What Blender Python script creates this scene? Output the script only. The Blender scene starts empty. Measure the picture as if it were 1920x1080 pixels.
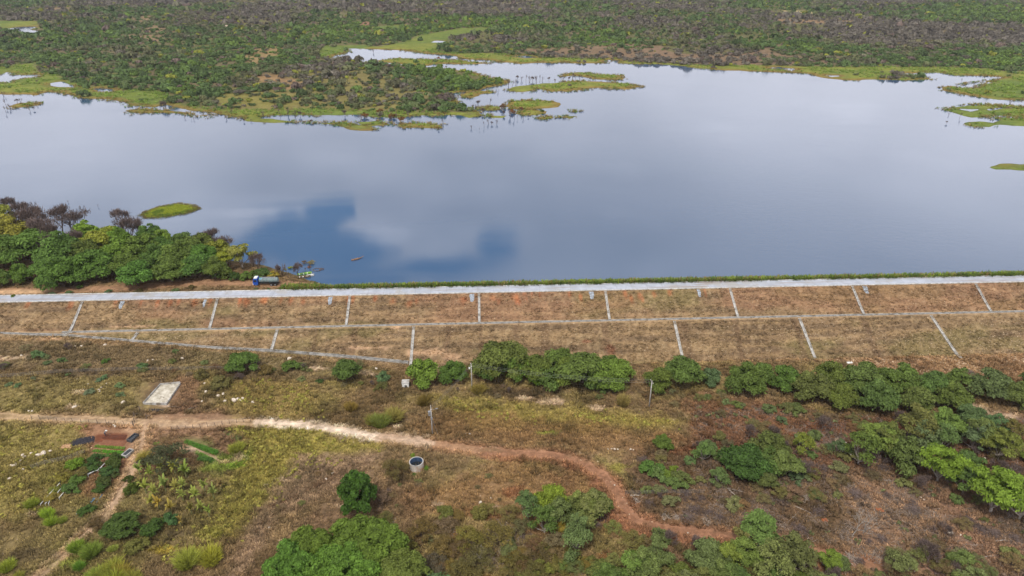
import bpy, bmesh, math, random
import numpy as np
from mathutils import Vector, Matrix

# ------------------------------------------------------------------ camera
SC = bpy.context.scene
COL = SC.collection
CAMH, PITCH, YAW, FOC = 112.0, math.radians(27), math.radians(2.5), 1280.0
cam_d = bpy.data.cameras.new('camera'); cam = bpy.data.objects.new('camera', cam_d); COL.objects.link(cam)
cam.location = (0, 0, CAMH); cam.rotation_euler = (math.pi/2 - PITCH, 0, -YAW)
cam_d.sensor_width = 36; cam_d.lens = 24; cam_d.clip_start = 1; cam_d.clip_end = 20000
SC.camera = cam
# ------------------------------------------------------------------ light
SUN_EL, SUN_AZ = math.radians(58), math.radians(205)     # azimuth clockwise from +Y
sun_d = bpy.data.lights.new('sun', 'SUN'); sun_d.energy = 2.7; sun_d.angle = math.radians(7); sun_d.color = (1, .95, .86)
sun = bpy.data.objects.new('sun', sun_d); COL.objects.link(sun); sun.location = (0, 0, 200)
sdir = Vector((math.sin(SUN_AZ)*math.cos(SUN_EL), math.cos(SUN_AZ)*math.cos(SUN_EL), math.sin(SUN_EL)))
sun.rotation_euler = sdir.to_track_quat('Z', 'Y').to_euler()
SC.view_settings.view_transform = 'Standard'; SC.view_settings.look = 'None'
SC.view_settings.exposure = 0.12; SC.view_settings.gamma = 1

Fv = np.array([math.sin(YAW)*math.cos(PITCH), math.cos(YAW)*math.cos(PITCH), -math.sin(PITCH)])
Rv = np.array([math.cos(YAW), -math.sin(YAW), 0]); Uv = np.cross(Rv, Fv)
def ray(px, py):
    return Fv + Rv*((px-960)/FOC) - Uv*((py-540)/FOC)
def GZ(px, py, z):
    d = ray(px, py); return (np.array([0, 0, CAMH]) + d*(z-CAMH)/d[2])[:2]

# ------------------------------------------------------------------ world: nishita sky behind a broken overcast
SC.cycles.max_bounces = 5; SC.cycles.diffuse_bounces = 2; SC.cycles.glossy_bounces = 2; SC.cycles.transmission_bounces = 2
W = bpy.data.worlds.new('World'); SC.world = W; W.use_nodes = True
nt = W.node_tree; nt.nodes.clear()
def N(t, kind, **kw):
    n = t.nodes.new(kind)
    for k, v in kw.items(): setattr(n, k, v)
    return n
def M_(t, op, a, b=None, clamp=False):
    n = N(t, 'ShaderNodeMath', operation=op, use_clamp=clamp)
    for i, v in enumerate((a, b)):
        if v is None: continue
        if isinstance(v, (int, float)): n.inputs[i].default_value = v
        else: t.links.new(v, n.inputs[i])
    return n.outputs[0]
def MR(t, v, a, b, c=0., d=1., smooth=True):
    n = N(t, 'ShaderNodeMapRange', interpolation_type='SMOOTHSTEP' if smooth else 'LINEAR')
    t.links.new(v, n.inputs[0])
    for i, x in enumerate((a, b, c, d)): n.inputs[i+1].default_value = x
    return n.outputs[0]
def NOI(t, vec, scale, detail=4, rough=.55, dist=0.):
    n = N(t, 'ShaderNodeTexNoise'); n.inputs['Scale'].default_value = scale; n.inputs['Detail'].default_value = detail
    n.inputs['Roughness'].default_value = rough; n.inputs['Distortion'].default_value = dist
    if vec is not None: t.links.new(vec, n.inputs['Vector'])
    return n
sky = N(nt, 'ShaderNodeTexSky', sky_type='NISHITA'); sky.sun_disc = False
sky.sun_elevation = SUN_EL; sky.sun_rotation = SUN_AZ; sky.dust_density = .4
tc = N(nt, 'ShaderNodeTexCoord'); sx = N(nt, 'ShaderNodeSeparateXYZ'); nt.links.new(tc.outputs['Generated'], sx.inputs[0])
zz = M_(nt, 'MAXIMUM', sx.outputs[2], .04)
cx = N(nt, 'ShaderNodeCombineXYZ')
nt.links.new(M_(nt, 'DIVIDE', sx.outputs[0], zz), cx.inputs[0]); nt.links.new(M_(nt, 'DIVIDE', sx.outputs[1], zz), cx.inputs[1])
Pn = cx.outputs[0]
n1 = NOI(nt, Pn, 3.0, 4, .6)
n2 = NOI(nt, Pn, .9, 2, .55)
n3 = NOI(nt, Pn, 1.6, 3, .5)
def skyuv(px, py):
    d = ray(px, py); return d[0]/-d[2], d[1]/-d[2]
def blob(px, py, wx, wy, e0=.8, e1=1.12, na=1.0):     # ellipse in the cloud plane
    u, v = skyuv(px, py); u2, _ = skyuv(px+wx, py); _, v2 = skyuv(px, py-wy)
    a = N(nt, 'ShaderNodeVectorMath', operation='SUBTRACT'); nt.links.new(Pn, a.inputs[0]); a.inputs[1].default_value = (u, v, 0)
    b = N(nt, 'ShaderNodeVectorMath', operation='DIVIDE'); nt.links.new(a.outputs[0], b.inputs[0]); b.inputs[1].default_value = (abs(u2-u), abs(v2-v), 1)
    c = N(nt, 'ShaderNodeVectorMath', operation='LENGTH'); nt.links.new(b.outputs[0], c.inputs[0])
    dd = M_(nt, 'ADD', c.outputs['Value'], M_(nt, 'MULTIPLY', M_(nt, 'SUBTRACT', n1.outputs[0], .5), 2.2*na))
    return MR(nt, dd, e0, e1, 1., 0.)
blue = None
for a in ((540, 445, 105, 42), (625, 400, 55, 30), (600, 480, 150, 30, .4, 1.4), (640, 520, 190, 26, .3, 1.3), (840, 500, 130, 24, .4, 1.5), (935, 458, 45, 24), (450, 480, 120, 45, .3, 1.3)):
    b = blob(*a); blue = b if blue is None else M_(nt, 'MAXIMUM', blue, b)
gap = MR(nt, n2.outputs[0], .66, .76, 0., .4)
blue = M_(nt, 'MAXIMUM', M_(nt, 'MULTIPLY', blue, .97), gap)
dark = None
for a in ((1300, 430, 430, 90, .2, 1.5), (1050, 360, 380, 110, .2, 1.5), (560, 335, 160, 26, .3, 1.4), (1400, 480, 260, 28, .3, 1.2), (1000, 470, 300, 50, .2, 1.4), (500, 240, 500, 50, .2, 1.5)):
    b = blob(*a, na=.8); dark = b if dark is None else M_(nt, 'MAXIMUM', dark, b)
lite = None
for a in ((480, 395, 110, 20), (330, 400, 110, 35, .3, 1.4), (130, 320, 200, 40, .2, 1.5), (710, 445, 60, 20, .3, 1.3), (1100, 515, 260, 16, .3, 1.4), (1650, 250, 500, 80, .2, 1.4), (1720, 430, 260, 70, .2, 1.5), (150, 260, 260, 40, .2, 1.4)):
    b = blob(*a); lite = b if lite is None else M_(nt, 'MAXIMUM', lite, b)
cl = MR(nt, n3.outputs[0], .3, .7, .84, 1.14)
cl = M_(nt, 'MULTIPLY', cl, M_(nt, 'SUBTRACT', 1., M_(nt, 'MULTIPLY', dark, .13)))
cl = M_(nt, 'MULTIPLY', cl, M_(nt, 'ADD', 1., M_(nt, 'MULTIPLY', lite, .30)))
cl = M_(nt, 'MULTIPLY', cl, MR(nt, sx.outputs[2], .05, .62, 1.58, 1.14))
bgc = N(nt, 'ShaderNodeBackground'); bgc.inputs[0].default_value = (.92, .91, .975, 1)
nt.links.new(M_(nt, 'MULTIPLY', cl, .79), bgc.inputs[1])
bgs = N(nt, 'ShaderNodeBackground'); nt.links.new(sky.outputs[0], bgs.inputs[0]); bgs.inputs[1].default_value = .15
mx = N(nt, 'ShaderNodeMixShader'); nt.links.new(blue, mx.inputs[0]); nt.links.new(bgc.outputs[0], mx.inputs[1]); nt.links.new(bgs.outputs[0], mx.inputs[2])
wo = N(nt, 'ShaderNodeOutputWorld'); nt.links.new(mx.outputs[0], wo.inputs[0])

# ------------------------------------------------------------------ helpers
rng = np.random.default_rng(7); random.seed(7)
def lin(c):
    c = np.asarray(c, float)/255.
    return np.where(c <= .04045, c/12.92, ((c+.055)/1.055)**2.4)
KG = 1.12          # photo value -> base colour
def bc(r, g, b, k=None): return tuple(np.clip(lin((r, g, b))*(KG if k is None else k), 0, .9))
def sm(x, a, b):
    t = np.clip((x-a)/(b-a), 0, 1); return t*t*(3-2*t)
def vn(x, y, s=0):
    xi = np.floor(x).astype(np.int64); yi = np.floor(y).astype(np.int64); fx = x-xi; fy = y-yi
    fx = fx*fx*(3-2*fx); fy = fy*fy*(3-2*fy)
    def h(a, b):
        n = (a*374761393 + b*668265263 + s*974634777) & 0x7fffffff
        n = ((n ^ (n >> 13))*1274126177) & 0x7fffffff
        return ((n ^ (n >> 16)) & 0xffff)/65535.
    return (h(xi, yi)*(1-fx)+h(xi+1, yi)*fx)*(1-fy) + (h(xi, yi+1)*(1-fx)+h(xi+1, yi+1)*fx)*fy
def fbm(x, y, s=0, o=4):
    r = 0; a = .5; t = 0
    for i in range(o): r = r + a*vn(x, y, s+i*17); t += a; x = x*2.03+5.1; y = y*2.03+1.7; a *= .5
    return r/t
def segd(X, Y, pts, closed):
    d = np.full(X.shape, 1e9); n = len(pts)
    for i in range(n if closed else n-1):
        ax, ay = pts[i]; bx, by = pts[(i+1) % n]; vx, vy = bx-ax, by-ay; L = vx*vx+vy*vy+1e-9
        t = np.clip(((X-ax)*vx+(Y-ay)*vy)/L, 0, 1); d = np.minimum(d, (X-ax-t*vx)**2+(Y-ay-t*vy)**2)
    return np.sqrt(d)
def sdf(X, Y, pts):                      # positive inside
    ins = np.zeros(X.shape, bool); n = len(pts)
    for i in range(n):
        ax, ay = pts[i]; bx, by = pts[(i+1) % n]
        c = ((ay > Y) != (by > Y)) & (X < (bx-ax)*(Y-ay)/((by-ay) if by != ay else 1e-9)+ax); ins ^= c
    d = segd(X, Y, pts, True); return np.where(ins, d, -d)
def sdfb(X, Y, pts, m=40):               # bounded: cheap outside the bbox
    p = np.array(pts); r = np.full(X.shape, -float(m))
    k = (X > p[:, 0].min()-m) & (X < p[:, 0].max()+m) & (Y > p[:, 1].min()-m) & (Y < p[:, 1].max()+m)
    if k.any(): r[k] = np.maximum(sdf(X[k], Y[k], pts), -m)
    return r
def tag(o, label=None, cat=None, group=None, kind=None):
    if label: o['label'] = label
    if cat: o['category'] = cat
    if group: o['group'] = group
    if kind: o['kind'] = kind
    return o
def mesh_np(name, V, F, mat=None, col=None, dom='POINT', smooth=False, extra=None):
    me = bpy.data.meshes.new(name); V = np.asarray(V, np.float32); F = np.asarray(F, np.int32); k = F.shape[1]
    me.vertices.add(len(V)); me.vertices.foreach_set('co', V.ravel())
    me.loops.add(F.size); me.loops.foreach_set('vertex_index', F.ravel())
    me.polygons.add(len(F)); me.polygons.foreach_set('loop_start', np.arange(0, F.size, k, dtype=np.int32))
    if smooth: me.polygons.foreach_set('use_smooth', np.ones(len(F), bool))
    me.update(calc_edges=True)
    if col is not None:
        a = me.attributes.new('col', 'FLOAT_COLOR', dom)
        c = np.ones((len(col), 4), np.float32); c[:, :3] = col; a.data.foreach_set('color', c.ravel())
    if extra is not None:
        a = me.attributes.new('tint', 'FLOAT', 'FACE'); a.data.foreach_set('value', np.asarray(extra, np.float32))
    if mat: me.materials.append(mat)
    return me
def link(name, me, parent=None, loc=None, rz=0., s=1., color=None):
    o = bpy.data.objects.new(name, me); COL.objects.link(o)
    if parent: o.parent = parent
    if loc is not None: o.location = loc
    o.rotation_euler = (0, 0, rz)
    o.scale = (s, s, s) if isinstance(s, (int, float)) else s
    if color is not None: o.color = (*color, 1)
    return o
class MB:                                 # collects boxes, tubes, prisms into one mesh
    def __init__(s): s.v = []; s.f = []
    def add(s, v, f):
        n = len(s.v); s.v += [tuple(p) for p in v]; s.f += [tuple(i+n for i in q) for q in f]; return s
    def box(s, c, d, rz=0, rx=0, ry=0, taper=1.):
        m = Matrix.Translation(c) @ Matrix.Rotation(rz, 4, 'Z') @ Matrix.Rotation(ry, 4, 'Y') @ Matrix.Rotation(rx, 4, 'X')
        v = []
        for z in (-1, 1):
            t = taper if z > 0 else 1.
            for x, y in ((-1, -1), (1, -1), (1, 1), (-1, 1)): v.append(m @ Vector((x*d[0]/2*t, y*d[1]/2*t, z*d[2]/2)))
        return s.add(v, [(3, 2, 1, 0), (4, 5, 6, 7), (0, 1, 5, 4), (1, 2, 6, 5), (2, 3, 7, 6), (3, 0, 4, 7)])
    def tube(s, pts, rad, n=6, caps=True):
        pts = [Vector(p) for p in pts]; rad = [rad]*len(pts) if isinstance(rad, (int, float)) else rad; v = []
        for i, p in enumerate(pts):
            t = (pts[min(i+1, len(pts)-1)]-pts[max(i-1, 0)])
            t = t.normalized() if t.length > 1e-6 else Vector((0, 0, 1))
            u = t.cross(Vector((0, 0, 1)) if abs(t.z) < .95 else Vector((1, 0, 0))).normalized(); w = t.cross(u)
            for k in range(n):
                a = 2*math.pi*k/n; v.append(p+(u*math.cos(a)+w*math.sin(a))*rad[i])
        f = [(i*n+k, i*n+(k+1) % n, (i+1)*n+(k+1) % n, (i+1)*n+k) for i in range(len(pts)-1) for k in range(n)]
        if caps: f += [tuple(range(n))[::-1], tuple((len(pts)-1)*n+k for k in range(n))]
        return s.add(v, f)
    def mesh(s, name, mat, smooth=False):
        me = bpy.data.meshes.new(name); me.from_pydata(s.v, [], s.f); me.update()
        if smooth: me.polygons.foreach_set('use_smooth', [True]*len(me.polygons))
        if mat: me.materials.append(mat)
        return me
    def build(s, name, mat, parent=None, loc=None, rz=0, smooth=False, sc=1.):
        return link(name, s.mesh(name, mat, smooth), parent, loc, rz, sc)
def empty(name, loc, rz=0, s=1.):
    o = bpy.data.objects.new(name, None); COL.objects.link(o); o.location = loc; o.rotation_euler = (0, 0, rz)
    o.scale = (s, s, s); o.empty_display_size = .5; return o

# ------------------------------------------------------------------ materials
def newmat(name):
    m = bpy.data.materials.new(name); m.use_nodes = True; t = m.node_tree; return m, t, t.nodes['Principled BSDF']
def mixc(t, f, a, b, mode='MIX'):
    n = N(t, 'ShaderNodeMix', data_type='RGBA', blend_type=mode)
    if isinstance(f, (int, float)): n.inputs[0].default_value = f
    else: t.links.new(f, n.inputs[0])
    for i, v in ((6, a), (7, b)):
        if isinstance(v, tuple): n.inputs[i].default_value = (*v[:3], 1)
        else: t.links.new(v, n.inputs[i])
    return n.outputs[2]
def bump(t, b, h, strength, dist):
    n = N(t, 'ShaderNodeBump'); n.inputs['Strength'].default_value = strength; n.inputs['Distance'].default_value = dist
    t.links.new(h, n.inputs['Height']); t.links.new(n.outputs[0], b.inputs['Normal'])
def noisy(name, c1, c2, scale=2., rough=.85, bs=.3, bd=.05, spec=.2, metal=0., c3=None, s3=.3):
    m, t, b = newmat(name); tcn = N(t, 'ShaderNodeTexCoord')
    n = NOI(t, tcn.outputs['Object'], scale, 6, .65)
    c = mixc(t, MR(t, n.outputs[0], .35, .65), c1, c2)
    if c3 is not None:
        n2 = NOI(t, tcn.outputs['Object'], s3, 5, .7); c = mixc(t, MR(t, n2.outputs[0], .52, .66), c, c3)
    t.links.new(c, b.inputs['Base Color']); b.inputs['Roughness'].default_value = rough
    b.inputs['Specular IOR Level'].default_value = spec; b.inputs['Metallic'].default_value = metal
    if bs: bump(t, b, n.outputs[0], bs, bd)
    return m
def ground_mat(name, fine=5., lo=.62, hi=1.42, stretch=None):
    m, t, b = newmat(name); a = N(t, 'ShaderNodeAttribute', attribute_name='col'); g = N(t, 'ShaderNodeNewGeometry')
    vec = g.outputs['Position']
    if stretch:
        mp = N(t, 'ShaderNodeMapping'); t.links.new(vec, mp.inputs[0]); mp.inputs['Scale'].default_value = stretch; vec = mp.outputs[0]
    a1 = NOI(t, vec, fine, 3, .75); a2 = NOI(t, vec, fine*.22, 3, .7); a3 = NOI(t, g.outputs['Position'], fine*2.1, 1, .6)
    s = M_(t, 'ADD', M_(t, 'MULTIPLY', a1.outputs[0], .5), M_(t, 'MULTIPLY', a2.outputs[0], .5))
    f = MR(t, s, .34, .66, lo, hi, False)
    c = N(t, 'ShaderNodeVectorMath', operation='SCALE'); t.links.new(a.outputs['Color'], c.inputs[0]); t.links.new(f, c.inputs['Scale'])
    warm = mixc(t, MR(t, a3.outputs[0], .35, .65, 0., .55), c.outputs[0], (1.10, .96, .82), 'MULTIPLY')
    t.links.new(warm, b.inputs['Base Color']); b.inputs['Roughness'].default_value = .95; b.inputs['Specular IOR Level'].default_value = .1
    bump(t, b, a1.outputs[0], .5, .5/fine*2)
    return m
def leaf_mat(name, objcol=True, trans=.25):
    m, t, b = newmat(name)
    if objcol:
        oi = N(t, 'ShaderNodeObjectInfo'); src = oi.outputs['Color']
        at = N(t, 'ShaderNodeAttribute', attribute_name='tint')
        sc = N(t, 'ShaderNodeVectorMath', operation='SCALE'); t.links.new(src, sc.inputs[0]); t.links.new(at.outputs['Fac'], sc.inputs['Scale']); src = sc.outputs[0]
    else:
        at = N(t, 'ShaderNodeAttribute', attribute_name='col'); src = at.outputs['Color']
    t.links.new(src, b.inputs['Base Color']); b.inputs['Roughness'].default_value = .7; b.inputs['Specular IOR Level'].default_value = .15
    if trans:
        tr = N(t, 'ShaderNodeBsdfTranslucent'); t.links.new(src, tr.inputs[0]); mxx = N(t, 'ShaderNodeMixShader'); mxx.inputs[0].default_value = trans
        t.links.new(b.outputs[0], mxx.inputs[1]); t.links.new(tr.outputs[0], mxx.inputs[2]); t.links.new(mxx.outputs[0], t.nodes['Material Output'].inputs[0])
    return m
MG = ground_mat('earth_and_dry_grass'); MSL = ground_mat('embankment_soil', 2.6, .66, 1.36, (.45, 1.5, 1.5)); MFAR = ground_mat('far_soil', .5, .7, 1.3)
MLEAF = leaf_mat('leaves'); MLEAFC = leaf_mat('leaves_by_face', False); MGRASS = leaf_mat('grass_by_face', False, .3)
MBARK = noisy('bark', bc(105, 92, 80), bc(70, 58, 48), 3, .9, .4, .03); MPALE = noisy('pale_bark', bc(165, 158, 150), bc(120, 108, 98), 3, .9, .3, .03)
MTWIG = noisy('dry_twigs', bc(110, 96, 90), bc(78, 66, 62), 2, .95, 0)
MCONC = noisy('pale_concrete', bc(176, 174, 170), bc(136, 134, 130), .8, .85, .25, .03, c3=bc(112, 102, 88), s3=.4)
MCOND = noisy('dark_concrete', bc(78, 80, 84), bc(44, 46, 48), .8, .85, .2, .03, c3=bc(130, 128, 122), s3=.15)  # dark tone for gutter floors, one trough and the outfall plate
MROAD = noisy('road_concrete', bc(162, 167, 177), bc(146, 151, 160), .35, .8, .1, .02, c3=bc(150, 150, 150), s3=.12)
t = MROAD.node_tree; bR = t.nodes['Principled BSDF']; tq = N(t, 'ShaderNodeTexCoord'); mq = N(t, 'ShaderNodeMapping'); t.links.new(tq.outputs['Object'], mq.inputs[0]); mq.inputs['Scale'].default_value = (.06, 1.6, 1)
nq = NOI(t, mq.outputs[0], 1.0, 5, .65); nq2 = NOI(t, tq.outputs['Object'], .02, 2, .5); old = bR.inputs['Base Color'].links[0].from_socket
wv_ = N(t, 'ShaderNodeTexWave'); wv_.inputs['Scale'].default_value = .0628; wv_.inputs['Distortion'].default_value = 0; t.links.new(tq.outputs['Object'], wv_.inputs[0])
cR = mixc(t, MR(t, M_(t, 'ADD', nq.outputs[0], M_(t, 'MULTIPLY', M_(t, 'SUBTRACT', nq2.outputs[0], .5), .35)), .54, .68, 0., .75), old, bc(132, 116, 104)); cR = mixc(t, MR(t, wv_.outputs['Fac'], .99, 1., 0., .22), cR, bc(100, 98, 96)); t.links.new(cR, bR.inputs['Base Color'])
MKERB = noisy('kerb_concrete', bc(198, 198, 196), bc(150, 148, 142), 1, .8, .1, .02)
MROCK = noisy('pale_rock', bc(205, 195, 180), bc(160, 145, 128), 2, .9, .5, .1)
MWOOD = noisy('weathered_wood', bc(120, 108, 98), bc(72, 62, 55), 5, .9, .3, .03)
MLOG = noisy('bleached_wood', bc(176, 166, 154), bc(128, 116, 106), 4, .9, .3, .03)
MMET = noisy('grey_steel', bc(150, 152, 155), bc(120, 122, 126), 3, .5, 0, metal=.4)
MBLK = noisy('black_rubber', bc(30, 30, 32), bc(46, 44, 44), 4, .8, .2, .02)
MBLUE = noisy('blue_paint', (.012, .085, .42), (.01, .06, .33), 1.5, .4, 0, spec=.5)
MTANK = noisy('faded_tank_paint', bc(112, 128, 128), bc(84, 96, 98), 1.2, .6, 0, c3=bc(90, 150, 175), s3=.6)
MGLASS, t_, b_ = newmat('dark_glass'); b_.inputs['Base Color'].default_value = (.02, .025, .03, 1); b_.inputs['Roughness'].default_value = .08
MWHT = noisy('white_paint', bc(225, 225, 222), bc(190, 190, 186), 2, .6, 0)
MPVC = noisy('white_pipe', bc(215, 215, 212), bc(185, 188, 188), 2, .5, 0); MPVB = noisy('blue_pipe', bc(90, 150, 190), bc(70, 120, 165), 2, .5, 0)
MCOAL = noisy('black_heap', bc(34, 34, 40), bc(52, 50, 56), 3, .95, .6, .15)
MSKIN = noisy('skin', bc(120, 80, 60), bc(105, 70, 52), 3, .7, 0); MCLO = noisy('dark_cloth', bc(60, 62, 75), bc(48, 48, 58), 3, .9, 0)
MGRN = noisy('green_boat_paint', bc(135, 175, 80), bc(105, 145, 65), 2, .6, 0)

# ------------------------------------------------------------------ water
WZ = 10.0
MW, t, b = newmat('lake_water')
b.inputs['Base Color'].default_value = (.032, .076, .152, 1); b.inputs['Roughness'].default_value = .02; b.inputs['IOR'].default_value = 1.84
g = N(t, 'ShaderNodeNewGeometry'); mp = N(t, 'ShaderNodeMapping'); t.links.new(g.outputs['Position'], mp.inputs[0]); mp.inputs['Scale'].default_value = (.7, 1.3, 1)
mpr = N(t, 'ShaderNodeMapping'); t.links.new(g.outputs['Position'], mpr.inputs[0]); mpr.inputs['Scale'].default_value = (.006, .03, 1); mpr.inputs['Rotation'].default_value = (0, 0, .12)
wr = NOI(t, mpr.outputs[0], 1., 5, .65); t.links.new(MR(t, wr.outputs[0], .45, .7, .02, .11), b.inputs['Roughness'])
w1 = NOI(t, mp.outputs[0], 1.5, 3, .75); w2 = NOI(t, mp.outputs[0], .45, 2, .5); w3 = NOI(t, g.outputs['Position'], .012, 3, .5)
hh = M_(t, 'ADD', M_(t, 'MULTIPLY', w1.outputs[0], .95), M_(t, 'MULTIPLY', w2.outputs[0], .8))
hh = M_(t, 'MULTIPLY', hh, MR(t, w3.outputs[0], .38, .58, .45, 1.5))
vd = N(t, 'ShaderNodeVectorMath', operation='DISTANCE'); t.links.new(g.outputs['Position'], vd.inputs[0]); vd.inputs[1].default_value = (-75, 235, 10)
hh = M_(t, 'MULTIPLY', hh, MR(t, vd.outputs['Value'], 50, 190, .12, 1.))
bump(t, b, hh, .5, .04)

# ------------------------------------------------------------------ far shore outlines (traced as plan shapes on the water level)
z1 = lambda x, y: (x/3., y/3.)
z2 = lambda x, y: (x/2.8235+560, y/2.8235)
z3 = lambda x, y: (x/2.8235+1240, y/2.8235)
def PW(pts, f=None, z=WZ): return [tuple(GZ(*(f(*p) if f else p), z)) for p in pts]
LAKE = [z1(*p) for p in ((-900, 528), (0, 530), (100, 532), (190, 533), (260, 515), (370, 518), (400, 535), (460, 552), (600, 562), (700, 578), (750, 592), (820, 600), (870, 600), (930, 590), (1000, 603), (1050, 615), (1150, 635), (1270, 655), (1400, 668), (1460, 662), (1480, 645), (1600, 645), (1700, 652), (1810, 652))]
LAKE += [z2(*p) for p in ((60, 612), (300, 612), (480, 620), (600, 615), (860, 612), (900, 625), (960, 610), (940, 590), (860, 575), (830, 560), (835, 530), (790, 515), (770, 500), (850, 490), (960, 480), (1010, 465), (1060, 455), (1110, 440), (1100, 425), (1040, 412), (990, 400), (940, 385), (800, 365), (740, 360), (620, 350), (540, 345), (400, 340), (330, 325), (230, 315), (185, 305), (200, 295), (240, 290), (260, 270), (250, 255), (300, 257), (420, 262), (560, 265), (640, 278), (760, 290), (830, 297), (850, 310), (900, 318), (990, 318), (1050, 328), (1180, 338), (1280, 333), (1400, 328), (1500, 335), (1600, 335), (1640, 318), (1700, 320), (1720, 335), (1920, 340))]
LAKE += [z3(*p) for p in ((110, 350), (300, 370), (480, 378), (640, 385), (790, 392), (860, 412), (960, 425), (1060, 428), (1170, 418), (1300, 422), (1450, 422), (1380, 405), (1240, 390), (1380, 385), (1480, 388), (1560, 403), (1700, 402), (1800, 410), (1740, 425), (1600, 440), (1480, 460), (1490, 480), (1580, 495), (1700, 520), (1780, 533), (1920, 535), (3200, 540))] + [(2300, 520), (2300, 700), (-500, 700)]
LAKEW = PW(LAKE)
ISL = [(z2, ((1100, 475), (1150, 460), (1300, 440), (1450, 430), (1600, 432), (1750, 445), (1810, 458), (1740, 470), (1560, 470), (1420, 485), (1330, 485), (1270, 475), (1180, 490), (1100, 485))),
       (z2, ((1400, 405), (1420, 385), (1480, 380), (1530, 385), (1640, 395), (1720, 398), (1730, 412), (1700, 425), (1600, 422), (1520, 410), (1450, 400))),
       (z2, ((1100, 560), (1140, 535), (1220, 532), (1340, 535), (1390, 555), (1370, 568), (1240, 578), (1140, 575))),
       (z2, ((1170, 590), (1230, 582), (1310, 590), (1290, 600), (1210, 610), (1170, 600))),
       (z2, ((1250, 622), (1330, 620), (1310, 635), (1260, 630))), (z2, ((1400, 612), (1470, 614), (1440, 626), (1405, 622))), (z2, ((1438, 583), (1475, 586), (1450, 594))),
       (z2, ((545, 660), (600, 652), (740, 662), (750, 675), (680, 675), (560, 675))),
       (z2, ((180, 650), (240, 640), (280, 655), (300, 665), (390, 672), (385, 690), (300, 688), (220, 668))),
       (z2, ((330, 650), (400, 645), (470, 660), (380, 668))), (z2, ((960, 570), (1010, 560), (1060, 565), (1050, 580), (980, 580))), (z2, ((1000, 610), (1100, 612), (1080, 625), (1020, 625))),
       (z2, ((860, 500), (900, 480), (1040, 480), (1060, 490), (960, 500), (920, 520), (880, 515))),
       (z2, ((430, 322), (540, 310), (700, 312), (870, 315), (900, 325), (1000, 335), (880, 342), (760, 338), (680, 348), (580, 345), (480, 332))),
       (z1, ((735, 620), (800, 612), (900, 618), (1000, 625), (1220, 650), (1180, 660), (1000, 642), (900, 636), (780, 637))),
       (z1, ((1350, 668), (1450, 668), (1560, 674), (1680, 685), (1800, 690), (1920, 690), (1960, 700), (1800, 699), (1650, 692), (1500, 690), (1400, 680))),
       (z1, ((40, 600), (100, 585), (210, 580), (215, 590), (120, 605), (60, 612))),
       (z3, ((1460, 572), (1520, 566), (1700, 555), (1850, 550), (1920, 560), (2300, 560), (2300, 622), (1920, 618), (1800, 612), (1640, 620), (1560, 600), (1490, 585))),
       (z3, ((1600, 655), (1700, 645), (1780, 655), (1800, 625), (1900, 628), (2300, 630), (2300, 670), (1920, 668), (1780, 660), (1740, 672), (1640, 668)))]
PONDS = [(z1, ((-300, 165), (0, 165), (60, 160), (100, 150), (200, 150), (200, 160), (160, 166), (280, 185), (170, 192), (100, 176), (0, 176), (-300, 180))),
         (z1, ((-300, 420), (0, 418), (50, 402), (100, 422), (210, 420), (215, 438), (100, 445), (40, 465), (0, 465), (-300, 470))),
         (z1, ((270, 470), (350, 458), (420, 480), (420, 495), (300, 485))), (z1, ((550, 500), (630, 505), (630, 515), (560, 515))),
         (z2, ((690, 225), (720, 215), (775, 217), (775, 228))), (z2, ((1120, 297), (1200, 295), (1290, 305), (1200, 307))),
         (z3, ((560, 362), (620, 357), (700, 365), (690, 375), (640, 368))), (z3, ((880, 400), (930, 402), (900, 406))),
         (z3, ((1600, 580), (1680, 578), (1640, 592))), (z3, ((1700, 575), (1830, 570), (1740, 590))),
         (z3, ((1620, 440), (1700, 432), (1760, 438), (1700, 450), (1640, 466), (1580, 462))),
         (None, ((378, 8), (400, 5), (460, 4), (497, 6), (490, 11), (440, 10), (390, 11)))]
ISLW = [PW(p, f) for f, p in ISL]; PONDW = [PW(p, f) for f, p in PONDS]
NISL = [PW(((262, 403), (275, 396), (300, 387), (335, 381), (362, 385), (372, 392), (350, 402), (310, 409), (275, 409))), PW(((1845, 314), (1870, 306), (1920, 304), (2020, 306), (2020, 324), (1920, 322), (1870, 319)))]
NLAND = PW(((-900, 395), (-200, 400), (0, 420), (60, 442), (140, 452), (200, 458), (300, 470), (400, 484), (470, 493), (520, 506), (550, 514), (580, 525), (612, 534), (640, 560), (-900, 600)))
TRK = None
def shore(X, Y):                          # signed distance to the waterline, + on land (lake side)
    f = -sdf(X, Y, LAKEW)
    for p in ISLW + NISL: f = np.maximum(f, sdfb(X, Y, p, 60))
    for p in PONDW: f = np.minimum(f, -sdfb(X, Y, p, 60))
    return f
CR0, CR1 = 194.0, 198.6
def rise(X): return np.interp(X, [-400, -150, -125, -64, -20, 5, 400], [6.6, 6.3, 6.1, 2.7, .15, 0, 0])
def dam(Y):
    return np.interp(Y, [90, 169, 182.6, 184.2, CR0-.1, CR1+.1, CR1+14], [-40, 0, 6.5, 6.5, 11.5, 11.5, 4.5])
def base(X, Y):
    return rise(X)*(.25+.75*sm(Y, 95, 172)) + 1.3*(fbm(X*.012+3, Y*.012, 5, 3)-.5)*(1-sm(Y, 150, 168)) + .5*(fbm(X*.12, Y*.12, 9, 3)-.5)
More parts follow.
